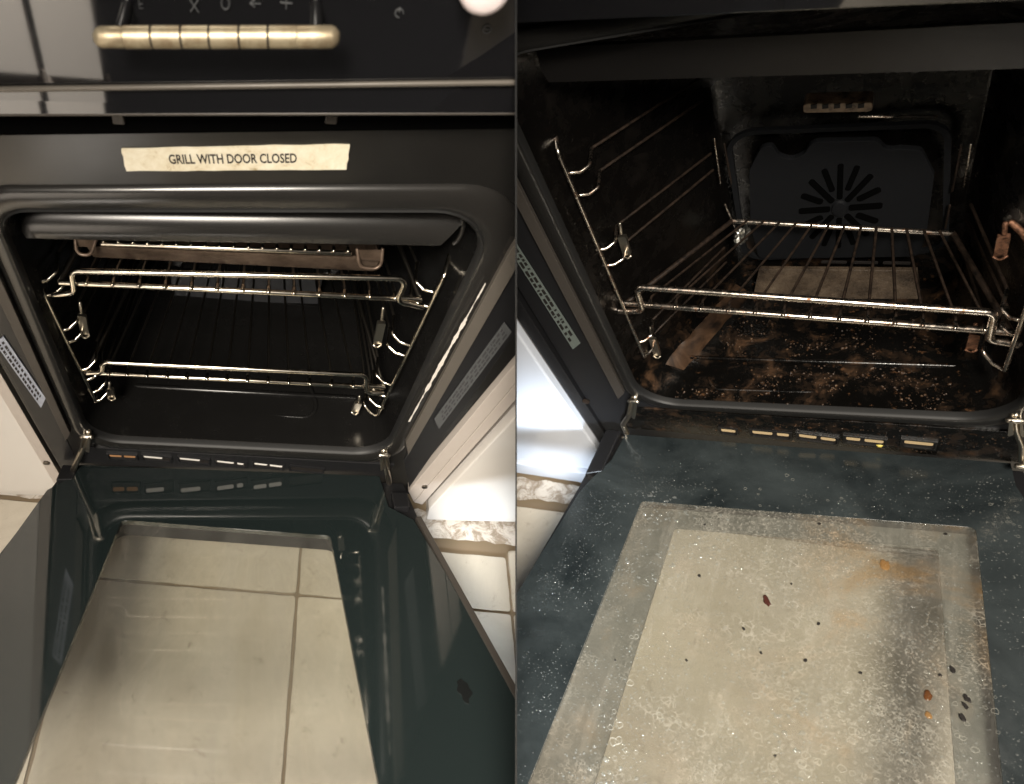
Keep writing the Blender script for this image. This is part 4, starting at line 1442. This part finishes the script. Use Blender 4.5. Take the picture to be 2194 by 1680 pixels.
    o['kind'] = 'stuff'
    # lumps on the sill
    gs = []
    for k in range(260):
        x = random.uniform(-.2, .21)
        z = lerp(-.07, -.055, (x + .2) / .4) + random.uniform(-.03, .03)
        r_ = random.uniform(.0005, .0014)
        V, Fc = dome((0, 0), r_, r_ * .6, 5)
        gs.append(([(v[0] + x, -.0028 - v[2], v[1] + z) for v in V], Fc))
    o = mk(F, 'sill_grains', join(*gs), 'grease_crust', OVR, smooth=60)
    o['kind'] = 'stuff'
    # door
    fn = door_fn(-.0931, -.2717)
    glass = [(-.2381, .0254), (-.2447, .0833), (-.2663, .1328), (-.2749, .1591), (-.3067, .3594), (-.349, .64), (.232, .64), (.2304, .06), (.2235, .0404), (.2200, .004)]
    body = [(-.2713, .0250), (-.2803, .1357), (-.309, .3527), (-.3525, .65), (.240, .65), (.238, .03), (.232, .008)]
    win = [(-.1828, .1559), (.187, .1152), (.2150, .62), (-.2090, .62)]
    win2 = [(-.1374, .1700), (.156, .1319), (.1860, .62), (-.1475, .62)]
    d = door(F, OVR, fn, glass, body, win, win2, 'glass_border_wet', 'glass_dirty', 'outer_border', .030)
    for x, t in ((-.2600, .060),):
        mk(F, 'hinge_block', loft([[fn(x + a_, t + b_, h) for a_, b_ in ((-.010, -.04), (.014, -.04), (.008, .05), (-.016, .06))] for h in (-.03, .002)]), 'fascia_dark', d, bevel=.002)
    return fn


FN_R = dirty_oven()

r3 = root(FR, 'oven_rack', 'soiled wire rack sitting crooked in the dirty oven', 'oven rack', (0, .1, .17))
rack(FR, r3, K['R_top'], K['R_bot'], K['R_drop'], K['R_wiresfront'], ((-.0900, .1935), (.1360, .1465), .172), .03, 'chrome_soiled', ('wire_soiled', 'chrome_soiled'), r=.0041)


# scrap of foil at the back of the rack
def foil_scrap():
    bm = bmesh.new()
    bmesh.ops.create_icosphere(bm, subdivisions=3, radius=.011)
    for v in bm.verts:
        n = noise.noise(v.co * 190) * .6 + noise.noise(v.co * 420) * .3
        v.co *= 1 + n
        v.co.x *= .75
        v.co.z *= 1.15
    V = [tuple(v.co + Vector((-.083, .183, .152))) for v in bm.verts]
    Fc = [[v.index for v in f.verts] for f in bm.faces]
    bm.free()
    tag(mk(FR, 'foil_scrap', (V, Fc), 'foil'), 'crumpled silver foil scrap at the back left of the dirty oven', 'foil')


foil_scrap()


# ------------------------------------------------------------------ water, foam, crumbs on the dirty oven's door
def wet_door():
    fn = FN_R
    random.seed(99)

    def place(g):
        V, Fc = g
        return [fn(v[0], v[1], v[2] + .0002) for v in V], Fc
    # ---- clear drops
    gs = []
    n = 0
    tries = 0
    while n < 5200 and tries < 60000:
        tries += 1
        x, t = random.uniform(-.30, .226), random.uniform(.03, .60)
        if x < -.238 - (t - .03) * .17:
            continue
        inwin = -.185 < x < .19 and t > .13
        f = noise.noise(Vector((x * 11, t * 11, 3.1))) + .5 * noise.noise(Vector((x * 30, t * 30, 9.)))
        if inwin:
            if f + random.uniform(-.5, .5) < .0:
                continue
            big = noise.noise(Vector((x * 8, t * 8, 7.7))) > .05 and x < .05
            r = (.0006 + .0010 * random.random() ** 2) * (random.choice((1., 1.4, 2.2)) if big else 1)
        else:
            if t < .10 and x < .05 and random.random() < .75:
                continue
            if x < -.20 and f < .05 and random.random() < .8:
                continue
            if f + random.uniform(-.4, .4) < -.05:
                continue
            r = .0004 + .0009 * random.random() ** 2
        gs.append(place(dome((x, t), r, r * random.uniform(.35, .6), 7, random.uniform(.6, 1.), random.random() * 3)))
        n += 1
    o = mk(FR, 'water_drops', join(*gs), 'water', smooth=80)
    tag(o, 'clear water drops spread over the wet glass door of the dirty oven', 'water', kind='stuff')
    # ---- soap foam: rings of popped bubbles
    gs = []
    n = 0
    tries = 0
    while n < 260 and tries < 60000:
        tries += 1
        x, t = random.uniform(-.21, .226), random.uniform(.07, .60)
        f = noise.noise(Vector((x * 9 + 4, t * 9, 1.3)))
        right = max(0., 1 - abs((x - .07) / .10)) * max(0, 1 - abs((t - .42) / .22))
        corner = max(0., 1 - abs((x - .205) / .05)) * max(0., 1 - abs((t - .11) / .08))
        left = max(0., 1 - abs((x + .13) / .06)) * max(0., 1 - abs((t - .42) / .2)) * .6
        edge = max(0., 1 - abs((x - .165) / .05)) * max(0., 1 - abs((t - .27) / .14)) * .8
        if right * 1.2 + corner * 1.5 + left + edge + f * .7 + random.uniform(-.75, .35) < .5:
            continue
        k = 1 + 1.3 * max(0, t - .30) / .25
        r = random.choice((.0010, .0013, .0016, .0020)) * random.uniform(.8, 1.2) * k
        if corner > .3:
            r *= .8
        gs.append(place(ringlet((x, t), r, r * .13 + .00008, r * .16 + .0001, 9, .26)))
        n += 1
    o = mk(FR, 'soap_foam', join(*gs), 'foam_film', smooth=80)
    tag(o, 'pale rings of soap foam on the wet glass door of the dirty oven', 'foam', kind='stuff')
    # ---- crumbs
    cr = K['R_crumbs']
    def across(p):
        q = FR.m @ Vector(fn(p[0], p[1], 0)) - CAM_POS
        return q.dot(CAM_RIGHT) / q.dot(CAM_FWD), -q.dot(CAM_UP) / q.dot(CAM_FWD)
    big_ = (13, 14, 15, 16)
    small = sorted((i for i in range(1, len(cr)) if i not in big_), key=lambda i: across(cr[i])[0])
    bigs = sorted(big_, key=lambda i: across(cr[i])[1])
    ORD = ['first', 'second', 'third', 'fourth', 'fifth', 'sixth', 'seventh', 'eighth', 'ninth', 'tenth', 'eleventh', 'twelfth', 'thirteenth', 'fourteenth', 'fifteenth']
    for i, (x, t) in enumerate(cr):
        pts = []
        if i == 0:
            r0, el, rot, m_ = .0034, 2.5, 1.15, 'char_red'
        elif i in (13, 14, 15, 16):
            r0, el, rot, m_ = .0026, 1.7, 1.2, 'char'
        else:
            r0, el, rot, m_ = random.uniform(.0010, .0017), random.uniform(1, 1.6), random.random() * 3, 'char'
        for k in range(12):
            a = 2 * math.pi * k / 12
            q = r0 * max(.3, 1 + .6 * noise.noise(Vector((math.cos(a) * 2, math.sin(a) * 2, i * 3.7))) + .5 * noise.noise(Vector((math.cos(a) * 6, math.sin(a) * 6, i * 1.7))))
            px, py = q * el * math.cos(a), q * math.sin(a)
            pts.append((x + px * math.cos(rot) - py * math.sin(rot), t + px * math.sin(rot) + py * math.cos(rot)))
        lo = [[fn(p[0], p[1], .0008) for p in pts], [fn(lerp(p[0], x, .25), lerp(p[1], t, .25), .0022) for p in pts]]
        o = mk(FR, 'burnt_crumb', loft(lo), m_)
        if i == 0:
            lab = 'long dark red burnt flake in the middle of the wet oven window'
            tag(o, lab, 'crumb')
        elif i in (13, 14, 15, 16):
            lab = 'larger black burnt crumb by the right edge of the wet window, %s from the top' % ORD[bigs.index(i)]
            tag(o, lab, 'crumb', 'larger burnt crumbs by the right edge of the window')
        else:
            tag(o, 'tiny black burnt speck on the wet oven window, %s speck from the left' % ORD[small.index(i)], 'crumb', 'tiny burnt specks on the wet window')
    # ---- drips of brown liquid
    for i, (x, t) in enumerate(K['R_orange']):
        pts = []
        r0 = (.0060, .0048, .0036)[i]
        for k in range(16):
            a = 2 * math.pi * k / 16
            q = r0 * (1 + .5 * noise.noise(Vector((math.cos(a) * 1.5, math.sin(a) * 1.5, i * 5.1 + .4))))
            pts.append((x + q * .85 * math.cos(a), t + q * 1.15 * math.sin(a)))
        lo = [[fn(p[0], p[1], .0004) for p in pts], [fn(lerp(p[0], x, .12), lerp(p[1], t, .12), .0011) for p in pts], [fn(lerp(p[0], x, .5), lerp(p[1], t, .5), .0016) for p in pts]]
        o = mk(FR, 'brown_drip', loft(lo), ('syrup', 'syrup_dark', 'syrup')[i], smooth=60)
        tag(o, ('pale orange splash near the upper right of the wet oven window', 'dark brown greasy drip low on the right of the wet oven window', 'small orange drip just below the dark brown drip')[i], 'drip')
    # straw coloured bit on the sill
    x, z = K['R_yellow'][0]
    V, Fc = dome((0, 0), .005, .003, 10, .6)
    V = [(v[0] + x, -.003 - v[2], v[1] + z) for v in V]
    tag(mk(FR, 'food_scrap', (V, Fc), 'straw', smooth=60), 'yellow food scrap on the sill under the vent slots of the dirty oven', 'food scrap')


wet_door()


# ------------------------------------------------------------------ kitchen cabinets beside the ovens
def cabinets():
    c = root(FL, 'kitchen_cabinet', 'warm white cabinet to the right of the clean oven', 'cabinet', (.5, .1, -.2))
    mk(FL, 'door_panel', slab([(.418, .58), (.95, .62), (.95, -.196), (.2975, -.196), (.2925, -.155)], face_at(-.016), 0, .018), 'cabinet_white', c, bevel=.002)
    mk(FL, 'side_panel', slab([(.420, .58), (.95, .62), (.95, -.199), (.2995, -.199)], face_at(.004), 0, .3), 'cabinet_edge', c)
    c = root(FL, 'kitchen_cabinet', 'warm white cabinet to the left of the clean oven', 'cabinet', (-.5, .1, -.2))
    mk(FL, 'door_panel', slab([(-.90, .58), (-.306, .58), (-.2855, -.17), (-.300, -.196), (-.90, -.196)], face_at(.006), 0, .018), 'cabinet_white', c, bevel=.002)
    mk(FL, 'side_panel', slab([(-.90, .58), (-.308, .58), (-.302, -.199), (-.90, -.199)], face_at(.026), 0, .3), 'cabinet_edge', c)
    c = root(FR, 'kitchen_cabinet', 'cool white cabinet to the left of the dirty oven', 'cabinet', (-.6, .1, -.33))
    mk(FR, 'door_panel', slab([(-1.0, .60), (-.380, .60), (-.3045, -.20), (-.308, -.275), (-1.0, -.275)], face_at(-.014), 0, .018), 'cabinet_cool', c, bevel=.003)
    mk(FR, 'bottom_rail', slab([(-1.0, -.279), (-.309, -.279), (-.311, -.329), (-1.0, -.329)], face_at(-.022), 0, .03), 'cabinet_cool', c, bevel=.003)
    mk(FR, 'side_panel', slab([(-1.0, .60), (-.384, .60), (-.312, -.329), (-1.0, -.329)], face_at(.01), 0, .25), 'cabinet_edge', c)
    # dark plinths below the ovens
    mk(FL, 'plinth', box(-.30, .30, .03, .06, -.199, -.127), 'fascia_dark', OVL)
    mk(FR, 'plinth', box(-.305, .30, .02, .06, -.329, -.145), 'fascia_dark', OVR)
    # cabinets across the room, seen mirrored in the glass panel
    edges = [-1.22, -.98, -.74, -.58, -.42, .46, .74]
    labs = ('far left', 'second from the left', 'third from the left', 'nearest the dark gap', '', 'right of the dark gap')
    for k in (0, 1, 2, 3, 5):
        c = root(FL, 'opposite_cabinet', 'white cabinet front mirrored in the glass panel, ' + labs[k], 'cabinet', (edges[k], -1.3, -.2), 'cabinets mirrored in the glass panel')
        mk(FL, 'door_panel', box(edges[k] + .009, edges[k + 1] - .009, -1.32, -1.30, -.12, .62), 'cabinet_white', c, cut=False, bevel=.002)
        mk(FL, 'kick_board', box(edges[k] + .001, edges[k + 1] - .001, -1.34, -1.325, -.199, -.121), 'cabinet_edge', c, cut=False)


cabinets()
